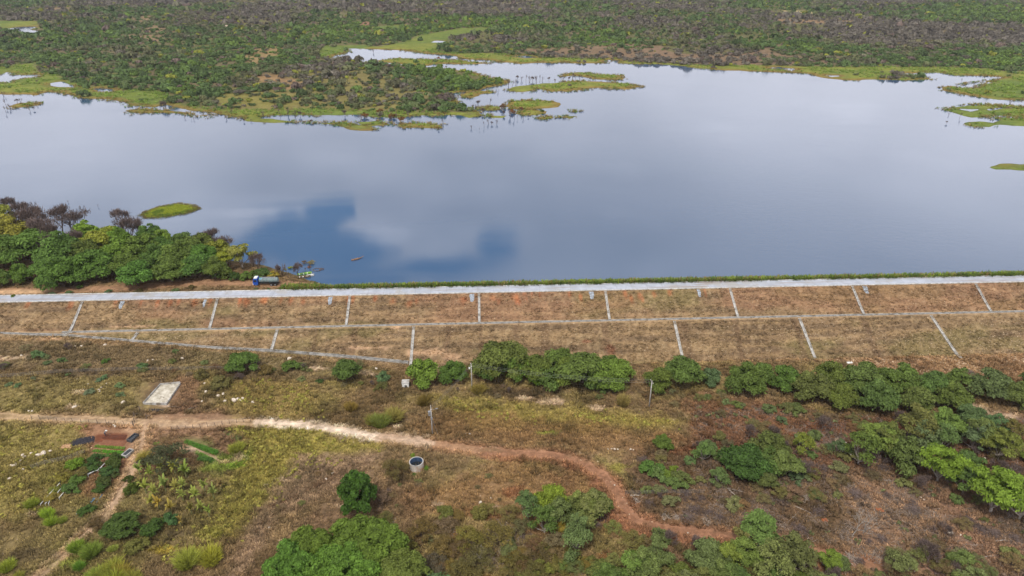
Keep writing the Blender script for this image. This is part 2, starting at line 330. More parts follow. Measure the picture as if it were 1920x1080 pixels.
def height(X, Y):
    X = np.asarray(X, float); Y = np.asarray(Y, float)
    g = base(X, Y); d = dam(Y)+.10*(fbm(X*.5, Y*.9, 3, 3)-.5)*((Y < CR0-.3) | (Y > CR1+.3))
    down = np.maximum(g, d)
    k = Y > CR1+.05
    out = down.copy()
    if k.any():
        x = X[k]; y = Y[k]
        nl = sdfb(x, y, NLAND, 60)+2.5*(fbm(x*.08, y*.08, 4, 3)-.5)
        ni = np.maximum(sdfb(x, y, NISL[0], 60), sdfb(x, y, NISL[1], 60))+3*(fbm(x*.15, y*.15, 8, 3)-.5)
        lake = np.maximum(WZ+np.clip(nl*.14, -2, .75)+.25*(fbm(x*.2, y*.2, 6, 3)-.5), WZ+np.clip((ni-1.2)*.12, -2, .2))
        far = y > 300
        if far.any():
            f = shore(x[far], y[far])+9*(fbm(x[far]*.035, y[far]*.035, 2, 4)-.5)*1.2+5*(fbm(x[far]*.14, y[far]*.14, 13, 3)-.5)
            hl = WZ+np.clip(f*.09, -2, .6)+sm(y[far], 750, 1600)*14*fbm(x[far]*.0025, y[far]*.0025, 12, 3)*sm(f, 0, 60)
            lake[far] = hl
        dk = d[k]; lk = np.maximum(np.where(y < 216, dk, -9), lake)
        out[k] = np.minimum(lk, 11.35+.0*y) if not far.any() else lk
    return out
def hz(x, y): return float(height(np.array([x]), np.array([y]))[0])
def G(px, py):                            # where the view ray through a photo pixel meets the ground
    d = ray(px, py); z = np.linspace(14.5, -3, 240); T = (z-CAMH)/d[2]; X = d[0]*T; Y = d[1]*T; h = height(X, Y)
    if Y[0] < CR1 or True: h = np.where((Y > CR1) & (h < WZ), WZ, h)
    k = np.where(z <= h)[0]; k = k[0] if len(k) else len(z)-1
    if k == 0: return Vector((X[0], Y[0], h[0]))
    a = (z[k-1]-h[k-1])/max((z[k-1]-h[k-1])-(z[k]-h[k]), 1e-6); a = min(max(a, 0), 1)
    return Vector((X[k-1]+(X[k]-X[k-1])*a, Y[k-1]+(Y[k]-Y[k-1])*a, z[k-1]+(z[k]-z[k-1])*a))
def mpp(p): return float((np.array(p)-np.array([0, 0, CAMH])) @ Fv)/FOC       # metres per photo pixel there

def grid(xs, ys):
    X, Y = np.meshgrid(xs, ys); nx, ny = len(xs), len(ys)
    i = np.arange(nx-1)[None, :]+np.arange(ny-1)[:, None]*nx
    F = np.stack([i, i+1, i+nx+1, i+nx], -1).reshape(-1, 4); return X.ravel(), Y.ravel(), F
def grow(a, step, f, end):
    r = [a]
    while (r[-1] < end if step > 0 else r[-1] > end): step *= f; r.append(r[-1]+step)
    return r
# ---- near ground
xs = np.array(grow(-178, -.5, 1.16, -900)[::-1][:-1] + list(np.arange(-178, 182, .42)) + grow(182, .5, 1.16, 900))
ys = np.array(grow(82, -.5, 1.2, -60)[::-1][:-1] + list(np.arange(82, 204, .4)) + list(np.arange(204, 304.1, 1.0)))
ys = np.unique(np.concatenate([ys, [CR0-.1, CR1+.1, 182.6, 184.2]])); 
X, Y, F = grid(xs, ys); Z = height(X, Y)
def PG(pts): return [tuple(G(*p)[:2]) for p in pts]
NP_ = len(X); nz1 = fbm(X*.05, Y*.05, 21); nz2 = fbm(X*.3, Y*.3, 22); nz3 = fbm(X*1.3, Y*1.3, 23, 3); nz4 = fbm(X*.11+9, Y*.11, 24)
near_m = (np.abs(X) < 240) & (Y > 60) & (Y < 305)
C = np.tile(lin((108, 91, 68)), (NP_, 1))
def paint(w, c, s=1.):
    global C
    w = (w*s)[:, None]; C = C*(1-w)+lin(c)*w
paint(sm(nz1, .42, .62), (112, 103, 62), .7)
paint(sm(nz4, .5, .68), (92, 74, 55), .8)
paint(sm(nz2, .52, .7), (128, 110, 82), .5)
paint(sm(nz2, .5, .3), (84, 72, 50), .6)
POLYS = [
 (((430, 800), (540, 800), (700, 830), (720, 842), (640, 858), (560, 890), (500, 960), (440, 1010), (390, 1010), (385, 960), (430, 880)), (120, 112, 58), .85, 2.5),
 (((-60, 715), (260, 700), (280, 765), (-60, 775)), (110, 103, 62), .6, 4),
 (((-60, 800), (150, 800), (170, 870), (60, 960), (-60, 1000)), (114, 106, 60), .7, 3),
 (((420, 715), (570, 715), (610, 780), (440, 787)), (124, 110, 66), .7, 3),
 (((820, 745), (960, 752), (1110, 768), (1290, 785), (1260, 808), (1050, 805), (880, 795)), (116, 106, 56), .8, 3),
 (((560, 855), (720, 850), (640, 905), (600, 950), (520, 960), (480, 1060), (430, 1085), (470, 980)), (122, 103, 86), .85, 2),
 (((940, 862), (1130, 880), (1160, 1000), (1000, 1000), (900, 960), (760, 960), (730, 930), (860, 900)), (112, 86, 62), .7, 3),
 (((1180, 830), (1420, 800), (1960, 800), (2000, 1100), (1400, 1100), (1180, 980)), (94, 75, 60), .85, 4),
 (((1330, 770), (1960, 785), (1960, 880), (1400, 870), (1280, 830)), (98, 70, 54), .8, 3),
 (((1290, 740), (1480, 760), (1500, 800), (1300, 800)), (104, 74, 56), .7, 3),
 (((1400, 790), (1500, 790), (1500, 810), (1400, 810)), (112, 84, 62), .6, 2),
 (((740, 800), (860, 770), (1290, 810), (1290, 850), (1100, 845), (880, 830)), (108, 84, 58), .7, 3),
 (((270, 775), (420, 770), (460, 850), (420, 880), (330, 880), (260, 850)), (120, 96, 76), .85, 1.5),
 (((150, 795), (255, 800), (250, 850), (240, 900), (190, 940), (150, 930), (180, 860)), (122, 92, 72), .8, 1.2),
 (((330, 705), (380, 705), (370, 770), (315, 770)), (108, 84, 68), .8, 1.2),
 (((180, 815), (240, 812), (238, 828), (178, 830)), (96, 58, 42), .95, .5),
 (((-60, 640), (430, 640), (600, 665), (740, 690), (560, 705), (200, 690), (-60, 705)), (100, 88, 68), .6, 4),
 (((100, 960), (290, 840), (470, 880), (420, 1000), (200, 1090), (-60, 1090), (-60, 1000)), (98, 92, 56), .5, 5),
 (((400, 862), (480, 838), (470, 870), (420, 890), (380, 880)), (104, 118, 50), .85, 1.2),
 (((600, 880), (740, 880), (780, 1000), (560, 980)), (112, 92, 74), .5, 3),
 (((1570, 900), (1830, 900), (1880, 1010), (1560, 1045), (1620, 980)), (122, 98, 80), .75, 3),
 (((900, 846), (1040, 846), (1110, 868), (1170, 900), (1200, 965), (1300, 990), (1450, 1005), (1640, 1050), (1600, 1080), (1400, 1035), (1200, 1010), (1120, 970), (1110, 900), (1040, 868), (900, 860)), (122, 86, 66), .85, 1.2),
 (((230, 790), (300, 800), (290, 850), (262, 880), (236, 870), (246, 830)), (146, 120, 96), .8, .8),
 (((340, 820), (390, 820), (420, 850), (410, 872), (370, 862)), (92, 100, 56), .7, .8),
]
px_ = X[near_m]; py_ = Y[near_m]; nn = (nz2[near_m]-.5)
for pts, c, s, fe in POLYS:
    w = np.zeros(NP_); w[near_m] = sm(sdfb(px_, py_, PG(pts), 20)+nn*fe*3, -fe, fe); paint(w, c, s)
# pale stony and sandy patches
def spot(px, py, wx, wy, c, s=.9, edge=.5):
    p = G(px, py); k = mpp(p); q = G(px, py-wy)
    ax = wx*k; ay = max(abs(q[1]-p[1]), .3)
    m = (np.abs(X-p[0]) < ax*2.5) & (np.abs(Y-p[1]) < ay*2.5); w = np.zeros(NP_)
    d = np.sqrt(((X[m]-p[0])/ax)**2+((Y[m]-p[1])/ay)**2)+(nz2[m]-.5)*1.8+(nz3[m]-.5)*.9
    w[m] = 1-sm(d, 1-edge, 1+edge*.4); paint(w, c, s)
for a in ((1030, 753, 26, 5), (985, 747, 12, 4), (1120, 765, 16, 4), (590, 690, 20, 4), (480, 690, 20, 3), (20, 672, 30, 5), (150, 735, 18, 5), (140, 762, 12, 4), (690, 700, 14, 5), (830, 690, 25, 10), (745, 800, 10, 3), (360, 842, 26, 4), (450, 858, 14, 6), (320, 795, 30, 4), (640, 948, 8, 4), (535, 900, 14, 3), (930, 950, 16, 5), (820, 945, 14, 4), (1370, 755, 10, 4), (1890, 780, 40, 10), (1835, 765, 20, 7), (1180, 1020, 12, 5), (110, 905, 5, 3), (530, 1020, 6, 8), (60, 965, 14, 3), (1480, 775, 20, 5), (1570, 825, 8, 4), (305, 760, 12, 3)):
    spot(*a, (168, 148, 128), .8)
for a in ((905, 960, 40, 14), (1140, 1050, 30, 12), (870, 1000, 30, 8), (960, 920, 30, 10), (1330, 845, 60, 10), (1640, 800, 120, 12), (1500, 830, 60, 12)): spot(*a, (104, 66, 46), .6)
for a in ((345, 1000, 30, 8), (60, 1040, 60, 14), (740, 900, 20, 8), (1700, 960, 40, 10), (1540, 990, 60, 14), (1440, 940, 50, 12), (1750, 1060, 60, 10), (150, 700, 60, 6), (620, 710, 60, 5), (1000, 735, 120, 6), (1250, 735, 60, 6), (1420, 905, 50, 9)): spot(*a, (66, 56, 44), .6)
for a in ((395, 1000, 30, 12, (118, 116, 50)), (310, 1030, 60, 6, (138, 124, 50)), (440, 870, 20, 8, (98, 120, 42)), (130, 1055, 30, 10, (112, 120, 52)), (160, 790, 30, 3, (98, 110, 48)), (1165, 875, 26, 10, (112, 108, 52)), (350, 885, 10, 6, (80, 100, 50)), (1030, 812, 20, 4, (108, 118, 46)), (610, 812, 14, 4, (96, 90, 60))): spot(*a, .7)
# field furrows in the tilled plots
fur = np.zeros(NP_); fur[near_m] = sm(sdfb(px_, py_, PG(((280, 775), (470, 772), (480, 850), (290, 850))), 20), 0, 1.5)
paint(fur*(np.sin((Y+.12*X)*3.2+nz2*2) > .2), (92, 72, 58), .45)
# roads and tracks as worn strips
near_road = {}
def strip(name, pts, w, c, s=.95, e=.55, ruts=None):
    P = PG(pts); m = near_m.copy(); P_ = np.array(P)
    m &= (X > P_[:, 0].min()-8) & (X < P_[:, 0].max()+8) & (Y > P_[:, 1].min()-8) & (Y < P_[:, 1].max()+8)
    d = segd(X[m], Y[m], P, False); q = d+(nz2[m]-.5)*w*.9+(nz3[m]-.5)*w*.35; ww = np.zeros(NP_); ww[m] = (1-sm(q, w*(.5-e*.25), w*(.5+e*.45)))*(.55+.45*sm(nz2[m]+(nz3[m]-.5)*.5, .3, .55)); paint(ww, c, s)
    if ruts is not None:
        r = np.zeros(NP_); r[m] = (1-sm(np.abs(d-w*.24+(nz2[m]-.5)*.6), .08, .4))*ww[m]; paint(r, ruts, .55)
    hard = np.zeros(NP_, bool); hard[m] = q < w*.5
    near_road.setdefault(name, np.zeros(NP_, bool)); near_road[name] |= hard
    return ww
strip('dirt_road', ((-300, 775), (-50, 778), (120, 785), (250, 790), (300, 793), (380, 794), (440, 791), (492, 792)), 3.2, (146, 124, 98), .75, ruts=(164, 142, 116))
strip('dirt_road', ((800, 829), (870, 840), (960, 849), (1040, 853), (1090, 865), (1130, 890), (1155, 920), (1170, 950), (1195, 975), (1240, 990), (1330, 1000), (1430, 1012), (1520, 1035), (1600, 1055), (1750, 1075), (1900, 1110)), 4.4, (120, 90, 70), .72, ruts=(142, 108, 86))
strip('dirt_road', ((1750, 1070), (1680, 1060), (1760, 1045), (1900, 1030), (2100, 1020)), 4.5, (124, 98, 82), .8)
strip('dirt_road', ((1790, 1030), (1830, 1000), (1800, 960), (1750, 925), (1690, 905)), 3.5, (120, 94, 78), .7)
strip('dirt_road', ((492, 792), (560, 796), (620, 804), (700, 817), (760, 824), (805, 830)), 3.4, (190, 175, 158), .95, .5, ruts=(150, 132, 114))
strip('dirt_road', ((720, 819), (805, 830), (880, 841)), 3.8, (140, 112, 88), .6, .8)
strip('footpath', ((272, 795), (262, 850), (238, 900), (205, 960), (150, 1010), (110, 1050), (60, 1095), (0, 1150)), 2.6, (150, 128, 106), .95)
strip('footpath', ((300, 850), (360, 838), (420, 866), (450, 862)), 1.2, (150, 128, 108), .6)
strip('footpath', ((470, 965), (560, 930), (660, 875), (705, 850)), .5, (90, 66, 50), .7)
strip('toe_track', ((790, 678), (900, 672), (1160, 670), (1300, 674), (1420, 670), (1560, 670), (1800, 668), (2000, 664), (2300, 660)), 2.6, (146, 118, 92), .75)
strip('toe_track', ((-200, 634), (0, 636), (200, 642), (420, 657), (600, 671), (760, 690)), 2.4, (132, 110, 84), .65)
# gravel runout right of the last chute
w = np.zeros(NP_); w[near_m] = sm(sdfb(px_, py_, PG(((1560, 676), (1700, 672), (1960, 664), (2200, 668), (1960, 730), (1830, 712), (1700, 700))), 20)+nn*4, -1.5, 1.5); paint(w, (122, 96, 74), .8)
# embankment faces
slope = (Y > 166) & (Y < CR0) & (dam(Y)+.05 > base(X, Y))
st = fbm(X*.06, Y*1.1, 31, 4); st2 = fbm(X*.8, Y*.5, 33, 4); dw = slope.astype(float)
paint(dw, (112, 94, 72), .92); paint(dw*sm(st, .5, .64), (132, 112, 84), .55); paint(dw*sm(st, .46, .34), (88, 74, 58), .55)
paint(dw*sm(fbm(X*.05+8, Y*.12, 35, 4), .5, .66), (98, 92, 58), .55); paint(dw*sm(st2, .54, .7), (142, 124, 96), .4)
up = slope & (Y > 184.3); paint(up*sm(fbm(X*.03, Y*.1, 41), .4, .6), (126, 94, 74), .45)
lowb = slope & (Y < 184.5)
for gx, gw in ((-2, .7), (9, .9), (17.5, 1.5), (36, 1.2), (60.5, 1.6), (77, 1.), (-12, 1.), (96, 1.0), (118, 1.2), (-40, 1.), (-52, .8)):
    paint(lowb*(1-sm(np.abs(X-gx-(Y-175)*.05+(nz2-.5)*1.5), gw*.4, gw*1.3)), (90, 72, 56), .5)
paint(((Y > 182.4) & (Y < 184.3) & (dam(Y) > base(X, Y))).astype(float), (140, 120, 94), .6)
def zq(k, ox, oy): return lambda x, y: (ox+x/k, oy+y/k)
za, zb, zc, zd = zq(3.556, 860, 490), zq(3.857, 400, 420), zq(3.6, 0, 350), zq(3.556, 1380, 490)
OR = [(*za(x, y), w) for x, y, w in ((30, 255, 8), (235, 240, 9), (270, 265, 5), (380, 235, 10), (395, 265, 6), (440, 220, 7), (490, 220, 3), (540, 220, 3), (740, 215, 4), (815, 240, 3.5), (1110, 215, 5), (1150, 240, 4), (1210, 225, 6), (1225, 250, 3), (1300, 215, 5), (1410, 215, 5), (1640, 195, 3))]
OR += [(*zb(x, y), w) for x, y, w in ((190, 555, 3), (240, 550, 6), (370, 548, 9), (490, 548, 6), (560, 552, 5), (650, 560, 6), (975, 538, 3), (1010, 540, 3), (1170, 540, 4), (1300, 550, 9), (1420, 575, 8), (1470, 555, 5))]
OR += [(*zc(x, y), w) for x, y, w in ((190, 788, 6), (480, 795, 6), (785, 775, 7), (955, 782, 4), (1065, 780, 4), (1150, 783, 5), (1205, 780, 4), (1310, 780, 7), (1420, 770, 4), (1620, 778, 4), (1680, 772, 7), (1790, 768, 10))]
for ox, oy, w_ in OR: spot(ox, oy, w_*.85, 7, (148, 92, 62) if w_ < 9 else (158, 104, 70), .6, 1.1)
for a in ((100, 635, 40, 3), (250, 612, 50, 3), (690, 652, 40, 4), (800, 660, 40, 9), (850, 668, 20, 6), (740, 615, 10, 3), (775, 595, 5, 3), (455, 616, 8, 3)): spot(*a, (166, 138, 112), .7)
for a in ((1145, 655, 10, 8), (1100, 640, 10, 3)): spot(*a, (104, 64, 48), .6)
# lakeside strip and track
lk = (Y > CR1+.1); paint(lk.astype(float), (92, 104, 48), 1.)
nl = np.full(NP_, -60.); kk = lk & near_m; nl[kk] = sdfb(X[kk], Y[kk], NLAND, 60)
paint(lk*sm(nl, -2, 3), (96, 80, 58), 1.)
paint(lk*sm(nl, 0, 3)*sm(nz2, .45, .6), (120, 100, 72), .7)
strip('lakeside_track', ((-500, 556), (-50, 547), (120, 545), (250, 539), (400, 529), (480, 531), (560, 534), (590, 536)), 4.2, (138, 108, 84), .9, ruts=(112, 86, 66))
strip('lakeside_track', ((-500, 556), (-100, 549), (60, 547), (100, 546)), 3.0, (180, 152, 120), .7)
paint(lk*(1-sm(np.abs(height(X, Y)-WZ), .05, .5))*sm(nl, -4, 0), (78, 62, 48), .7)
isn = lk & (np.abs(X) < 260) & (Y > 230); w = np.zeros(NP_); w[isn] = sm(np.maximum(sdfb(X[isn], Y[isn], NISL[0], 20), sdfb(X[isn], Y[isn], NISL[1], 20)), -3, 0)
paint(w, (118, 132, 42), 1.); paint(w*sm(nz2, .5, .3), (96, 112, 44), .6)
nz5 = fbm(X*.7, Y*.7, 77, 3); C *= ((.76+.48*nz3)*(.76+.48*nz5))[:, None]; Cc = np.clip(C*KG*1.12, 0, .9)
V = np.stack([X, Y, Z], 1)
Fc = F[:, 0]; cy = Y[Fc]; cxx = X[Fc]
emb = (cy > 166) & (cy < CR1+.2) & ((dam(cy)+.02 > base(cxx, cy)))
parts = {'ground': np.ones(len(F), bool)}
owner = np.zeros(len(F), int); names = ['ground', 'embankment', 'dirt_road', 'footpath', 'toe_track', 'lakeside_track']
owner[emb] = 1
for i, n_ in enumerate(names[2:], 2):
    m = near_road[n_][F].sum(1) >= 3; owner[m & ((owner != 1) | (n_ == 'toe_track'))] = i
for i, n_ in enumerate(names):
    f = F[owner == i]; u, inv = np.unique(f, return_inverse=True)
    tag(link(n_, mesh_np(n_, V[u], inv.reshape(-1, 4), MSL if i == 1 else MG, Cc[u], smooth=True)), kind='structure')

NG = (xs, ys, Cc.reshape(len(ys), len(xs), 3))
# ---- far land
fx = np.array(grow(-520, -2., 1.12, -9000)[::-1][:-1]+list(np.arange(-520, 560, 2.))+grow(560, 2., 1.12, 9000))
fy = np.array(list(np.arange(304, 720, 1.6))+grow(720, 1.7, 1.035, 9000))
X, Y, F = grid(fx, fy); Z = height(X, Y); NP_ = len(X)
nz1 = fbm(X*.012, Y*.012, 51); nz2 = fbm(X*.08, Y*.08, 52); nz3 = fbm(X*.3, Y*.3, 53, 3)
C = np.tile(lin((88, 86, 56)), (NP_, 1))
SH = shore(X, Y)+9*(fbm(X*.035, Y*.035, 2, 4)-.5)*1.2+5*(fbm(X*.14, Y*.14, 13, 3)-.5)
paint(sm(nz1, .45, .6), (98, 88, 68), .8); paint(sm(nz2, .5, .65), (82, 90, 48), .7)
SOILP = [(z2, ((1130, 280), (1250, 262), (1500, 250), (1700, 235), (1920, 245), (2000, 300), (1920, 312), (1640, 308), (1560, 300), (1400, 300)), (112, 94, 76)), (z3, ((-40, 240), (0, 262), (130, 290), (300, 290), (500, 255), (570, 235), (620, 290), (900, 325), (850, 345), (500, 350), (120, 342), (-60, 320)), (112, 94, 76)),
         (z1, ((150, 60), (400, 60), (420, 90), (200, 75)), (118, 100, 78)), (z1, ((740, 100), (850, 110), (860, 140), (1030, 200), (1040, 225), (820, 240), (760, 220), (640, 215), (820, 190)), (116, 100, 76)),
         (z1, ((1150, 320), (1180, 325), (1170, 345)), (180, 130, 95)), (z1, ((1440, 420), (1560, 420), (1700, 470), (1650, 500), (1450, 460)), (128, 104, 76)),
         (z1, ((1300, 290), (1550, 250), (1600, 290), (1440, 370), (1380, 370), (1360, 300)), (128, 110, 76)), (z3, ((560, 110), (1100, 120), (1100, 132), (600, 130)), (124, 102, 78)), (z3, ((630, 68), (830, 66), (820, 84), (680, 84)), (160, 150, 110)),
         (z1, ((1220, 140), (1290, 150), (1280, 175), (1230, 165)), (185, 170, 155)), (z2, ((1000, 140), (1060, 140), (1040, 160)), (150, 125, 98)), (z2, ((340, 125), (390, 125), (380, 150), (330, 150)), (128, 96, 80))]
DRYP = [(z2, ((0, 380), (300, 380), (600, 400), (680, 420), (700, 500), (720, 570), (600, 600), (300, 595), (0, 590), (-200, 600), (-350, 590), (-400, 520), (-200, 400)), (110, 104, 62)), (z1, ((1050, 550), (1500, 520), (1700, 560), (1700, 620), (1300, 600)), (112, 108, 58)), (z1, ((560, 380), (700, 380), (660, 430), (560, 420)), (100, 104, 62))]
MARP = [(z1, ((-400, 330), (0, 380), (60, 375), (210, 350), (215, 410), (350, 430), (400, 500), (900, 515), (950, 560), (870, 600), (700, 575), (400, 525), (0, 530), (-400, 530))), (z1, ((-300, 130), (220, 130), (230, 165), (-300, 165))),
        (z2, ((100, 300), (130, 245), (330, 240), (420, 250), (560, 225), (620, 195), (760, 170), (850, 155), (1000, 150), (1000, 165), (860, 190), (790, 215), (720, 275), (850, 285), (1080, 285), (1200, 306), (1400, 312), (1650, 320), (1640, 336), (1400, 328), (1180, 338), (850, 312), (560, 265), (250, 255), (240, 290), (180, 315))),
        (z3, ((-40, 335), (110, 345), (330, 352), (560, 348), (860, 358), (1200, 358), (1560, 360), (1750, 372), (1830, 385), (1830, 412), (1700, 402), (1480, 400), (1240, 392), (1100, 432), (860, 415), (640, 388), (110, 352))),
        (z3, ((1480, 460), (1620, 440), (1760, 440), (1900, 380), (2200, 380), (2200, 540), (1780, 535), (1500, 490))), (z2, ((380, 150), (540, 140), (540, 158), (400, 160))), (z2, ((0, 580), (300, 590), (600, 600), (860, 598), (860, 615), (0, 612))), (z1, ((950, 590), (1200, 620), (1500, 625), (1920, 620), (1920, 650), (1400, 665), (1000, 605)))]
SOILW = [(PW(p, f), c) for f, p, c in SOILP]; DRYW = [(PW(p, f), c) for f, p, c in DRYP]; MARW = [PW(p, f) for f, p in MARP]
for P_, c in DRYW: paint(sm(sdfb(X, Y, P_, 40)+(nz2-.5)*30, -6, 6), c, .9)
for P_, c in SOILW: paint(sm(sdfb(X, Y, P_, 40)+(nz2-.5)*24, -4, 4), c, .85)
mar = np.zeros(NP_)
for P_ in MARW+ISLW: mar = np.maximum(mar, sm(sdfb(X, Y, P_, 40)+(nz2-.5)*8, -4, 4))
mar = np.maximum(mar, (1-sm(SH, 4, 10))*(Y < 900)); paint(mar, (94, 108, 48), 1.); paint(mar*sm(nz2, .45, .65), (80, 98, 46), .8); paint(mar*sm(nz1, .5, .65), (120, 120, 52), .5)
paint(mar*(1-sm(SH, 2, 9))*sm(fbm(X*.02, Y*.02, 66), .38, .5), (116, 96, 52), .8)
paint(1-sm(SH, -.5, 1.2), (72, 62, 44), .8)
C *= (.8+.4*nz3)[:, None]
tag(link('far_land', mesh_np('far_land', np.stack([X, Y, Z], 1), F, MFAR, np.clip(C*KG, 0, .9), smooth=True)), kind='structure')
wm = MB(); 
wv = [(-9000, CR1+1.0, WZ), (9000, CR1+1.0, WZ), (9000, 9000, WZ), (-9000, 9000, WZ)]
wm.add(wv, [(0, 1, 2, 3)]); tag(wm.build('water', MW), kind='structure')

# ------------------------------------------------------------------ thin distance haze
MH = bpy.data.materials.new('haze'); MH.use_nodes = True; t = MH.node_tree; t.nodes.clear(); pv = N(t, 'ShaderNodeVolumePrincipled'); pv.inputs['Color'].default_value = (.86, .9, 1, 1)
pv.inputs['Density'].default_value = .00006; pv.inputs['Anisotropy'].default_value = .2; ot = N(t, 'ShaderNodeOutputMaterial'); t.links.new(pv.outputs[0], ot.inputs[1])
tag(MB().box((0, 4000, 52), (20500, 11000, 130)).build('haze', MH), kind='stuff')
# ------------------------------------------------------------------ crest road
def surf_z(x, y): return hz(x, y)
tag(MB().box((0, (CR0+CR1)/2, 11.55), (1500, CR1-CR0-.3, .16)).build('road', MROAD), kind='structure')
for yy in (CR0+.02, CR1-.02):
    m = MB()
    for i in range(-70, 71): m.box((i*10., yy, 11.60), (9.97, .30 if yy > 196 else .22, .34))
    tag(m.build('kerb', MKERB), kind='structure')
MAPR = noisy('speckled_apron', bc(158, 166, 176), bc(108, 112, 116), 2.2, .9, .3, .04)
# ------------------------------------------------------------------ drainage channels
def channel(pts, label, w=1.0, dark=False, group=None, n=None, lift=0.):
    pts = [Vector(p) for p in pts]; P = []
    for a, b in zip(pts[:-1], pts[1:]):
        k = max(2, int((b-a).length/1.5))
        for i in range(k): P.append(a.lerp(b, i/k))
    P.append(pts[-1]); P = [Vector((p.x, p.y, surf_z(p.x, p.y))) for p in P]
    sd = []
    for i in range(len(P)):
        t = P[min(i+1, len(P)-1)]-P[max(i-1, 0)]; t.z = 0; t.normalize(); sd.append(Vector((t.y, -t.x, 0)))
    zt = []
    for p, s_ in zip(P, sd): zt.append(max(surf_z(*(p+s_*w/2)[:2]), surf_z(*(p-s_*w/2)[:2]), p.z))
    for i in range(1, len(zt)-1): zt[i] = (zt[i-1]+zt[i]*2+zt[i+1])/4
    root = None; wl = MB(); fl = MB(); o = P[0]
    tw = .11
    for s0, s1 in ((-w/2, -w/2+tw), (w/2-tw, w/2)):
        v = []
        for p, s_, z in zip(P, sd, zt):
            for q, zz_ in ((s0, z-.6), (s1, z-.6), (s1, z+.26), (s0, z+.26)): v.append(Vector(((p+s_*q).x, (p+s_*q).y, zz_+lift))-o)
        n_ = len(P); f = [(i*4+k, i*4+(k+1) % 4, i*4+4+(k+1) % 4, i*4+4+k) for i in range(n_-1) for k in range(4)]
        f += [(3, 2, 1, 0), tuple((n_-1)*4+k for k in range(4))]; wl.add(v, f)
    v = []
    for p, s_, z in zip(P, sd, zt):
        for q in (-w/2+tw, w/2-tw): v.append(Vector(((p+s_*q).x, (p+s_*q).y, z+.06+lift))-o)
    fl.add(v, [(i*2, i*2+1, i*2+3, i*2+2) for i in range(len(P)-1)])
    root = wl.build('drainage_channel', MCONC, None, o); tag(root, label, 'drain', group)
    fl.build('channel_floor', MCOND if dark else MCONC, root)  # the bench and foot gutters get their dark interior from the floor colour
    return root
ORD = ['leftmost', 'second', 'third', 'fourth', 'fifth', 'sixth', 'seventh', 'eighth', 'ninth', 'tenth', 'eleventh', 'twelfth', 'thirteenth', 'fourteenth', 'fifteenth', 'sixteenth', 'seventeenth', 'eighteenth', 'nineteenth', 'twentieth']
ORD += ['twenty-'+q for q in ('first', 'second', 'third', 'fourth', 'fifth', 'sixth', 'seventh', 'eighth', 'ninth')]+['thirtieth']+['thirty-'+q for q in ('first', 'second', 'third', 'fourth', 'fifth', 'sixth', 'seventh', 'eighth', 'ninth')]
def nth(i): return ORD[i] if i == 0 else ORD[i]+' from the left'
for i, x in enumerate((-125.8, -84.3, -43, -2.1, 38.5, 79.1, 119.5, 160.9)):
    channel([(x, CR0-.4, 0), (x-(.0), 183.7 if i else 182.0, 0)], f'concrete channel down the upper slope, {nth(i)} of eight', .72, group='channels down the upper slope', lift=.0)
low = [((262, 619), (246, 640)), ((522, 614), (509, 657)), ((776, 610), (769, 692)), ((1263, 599), (1280, 673)), ((1497, 594), (1528, 672)), ((1744, 590), (1802, 672))]
for i, (a, b_) in enumerate(low):
    A = G(*a); B = G(*b_); A.y = 182.2
    channel([A, B], f'concrete channel down the lower slope, {nth(i)} of six', .8, group='channels down the lower slope', lift=.0)
channel([(-128, 183.2, 0), (260, 183.2, 0)], 'long dark concrete gutter along the bench halfway down the embankment', .72, True)
channel([G(*p) for p in ((-160, 620), (0, 625), (60, 627), (115, 629), (250, 640), (390, 652), (510, 658), (640, 668), (766, 680))], 'concrete gutter slanting along the embankment foot on the left', .74, True)
channel([G(118, 630), (-125.8, 183.5, 0)], 'short concrete channel joining the bench gutter and the foot gutter at the far left', 1.0)
for i, (px, py, w_) in enumerate(((228, 570, 8), (385, 562, 5), (620, 556, 8), (885, 554, 9), (1109, 550, 9), (1310, 546, 6), (1622, 540, 9))):
    p = G(px, py); o = empty('outlet_apron', (p.x, CR0-.4, 0)); w_ *= mpp(p)*.95; m = MB(); v = []
    for j, (dy, ww) in enumerate(((0, 1.0), (-.7, 1.05), (-1.4, .95), (-2.0, .8), (-2.6, .5))):
        for s_ in (-1, 1): v.append((s_*ww*w_/2+.1*math.sin(i+j*2), dy, surf_z(p.x, CR0-.4+dy)+.07))
    v += [(a, b_, c-.3) for a, b_, c in v]
    f = [(k*2, k*2+1, k*2+3, k*2+2) for k in range(4)]+[(k*2+10, k*2+12, k*2+2, k*2) for k in range(4)]+[(k*2+1, k*2+3, k*2+13, k*2+11) for k in range(4)]+[(8, 9, 19, 18), (0, 10, 11, 1)]
    bpy.data.objects.remove(o); r = m.add(v, f).build('outlet_apron', MAPR, None, (p.x, CR0-.4, 0)); tag(r, f'pale concrete splash patch below the crest road, {nth(i)} of seven', 'concrete apron', 'splash patches below the road')

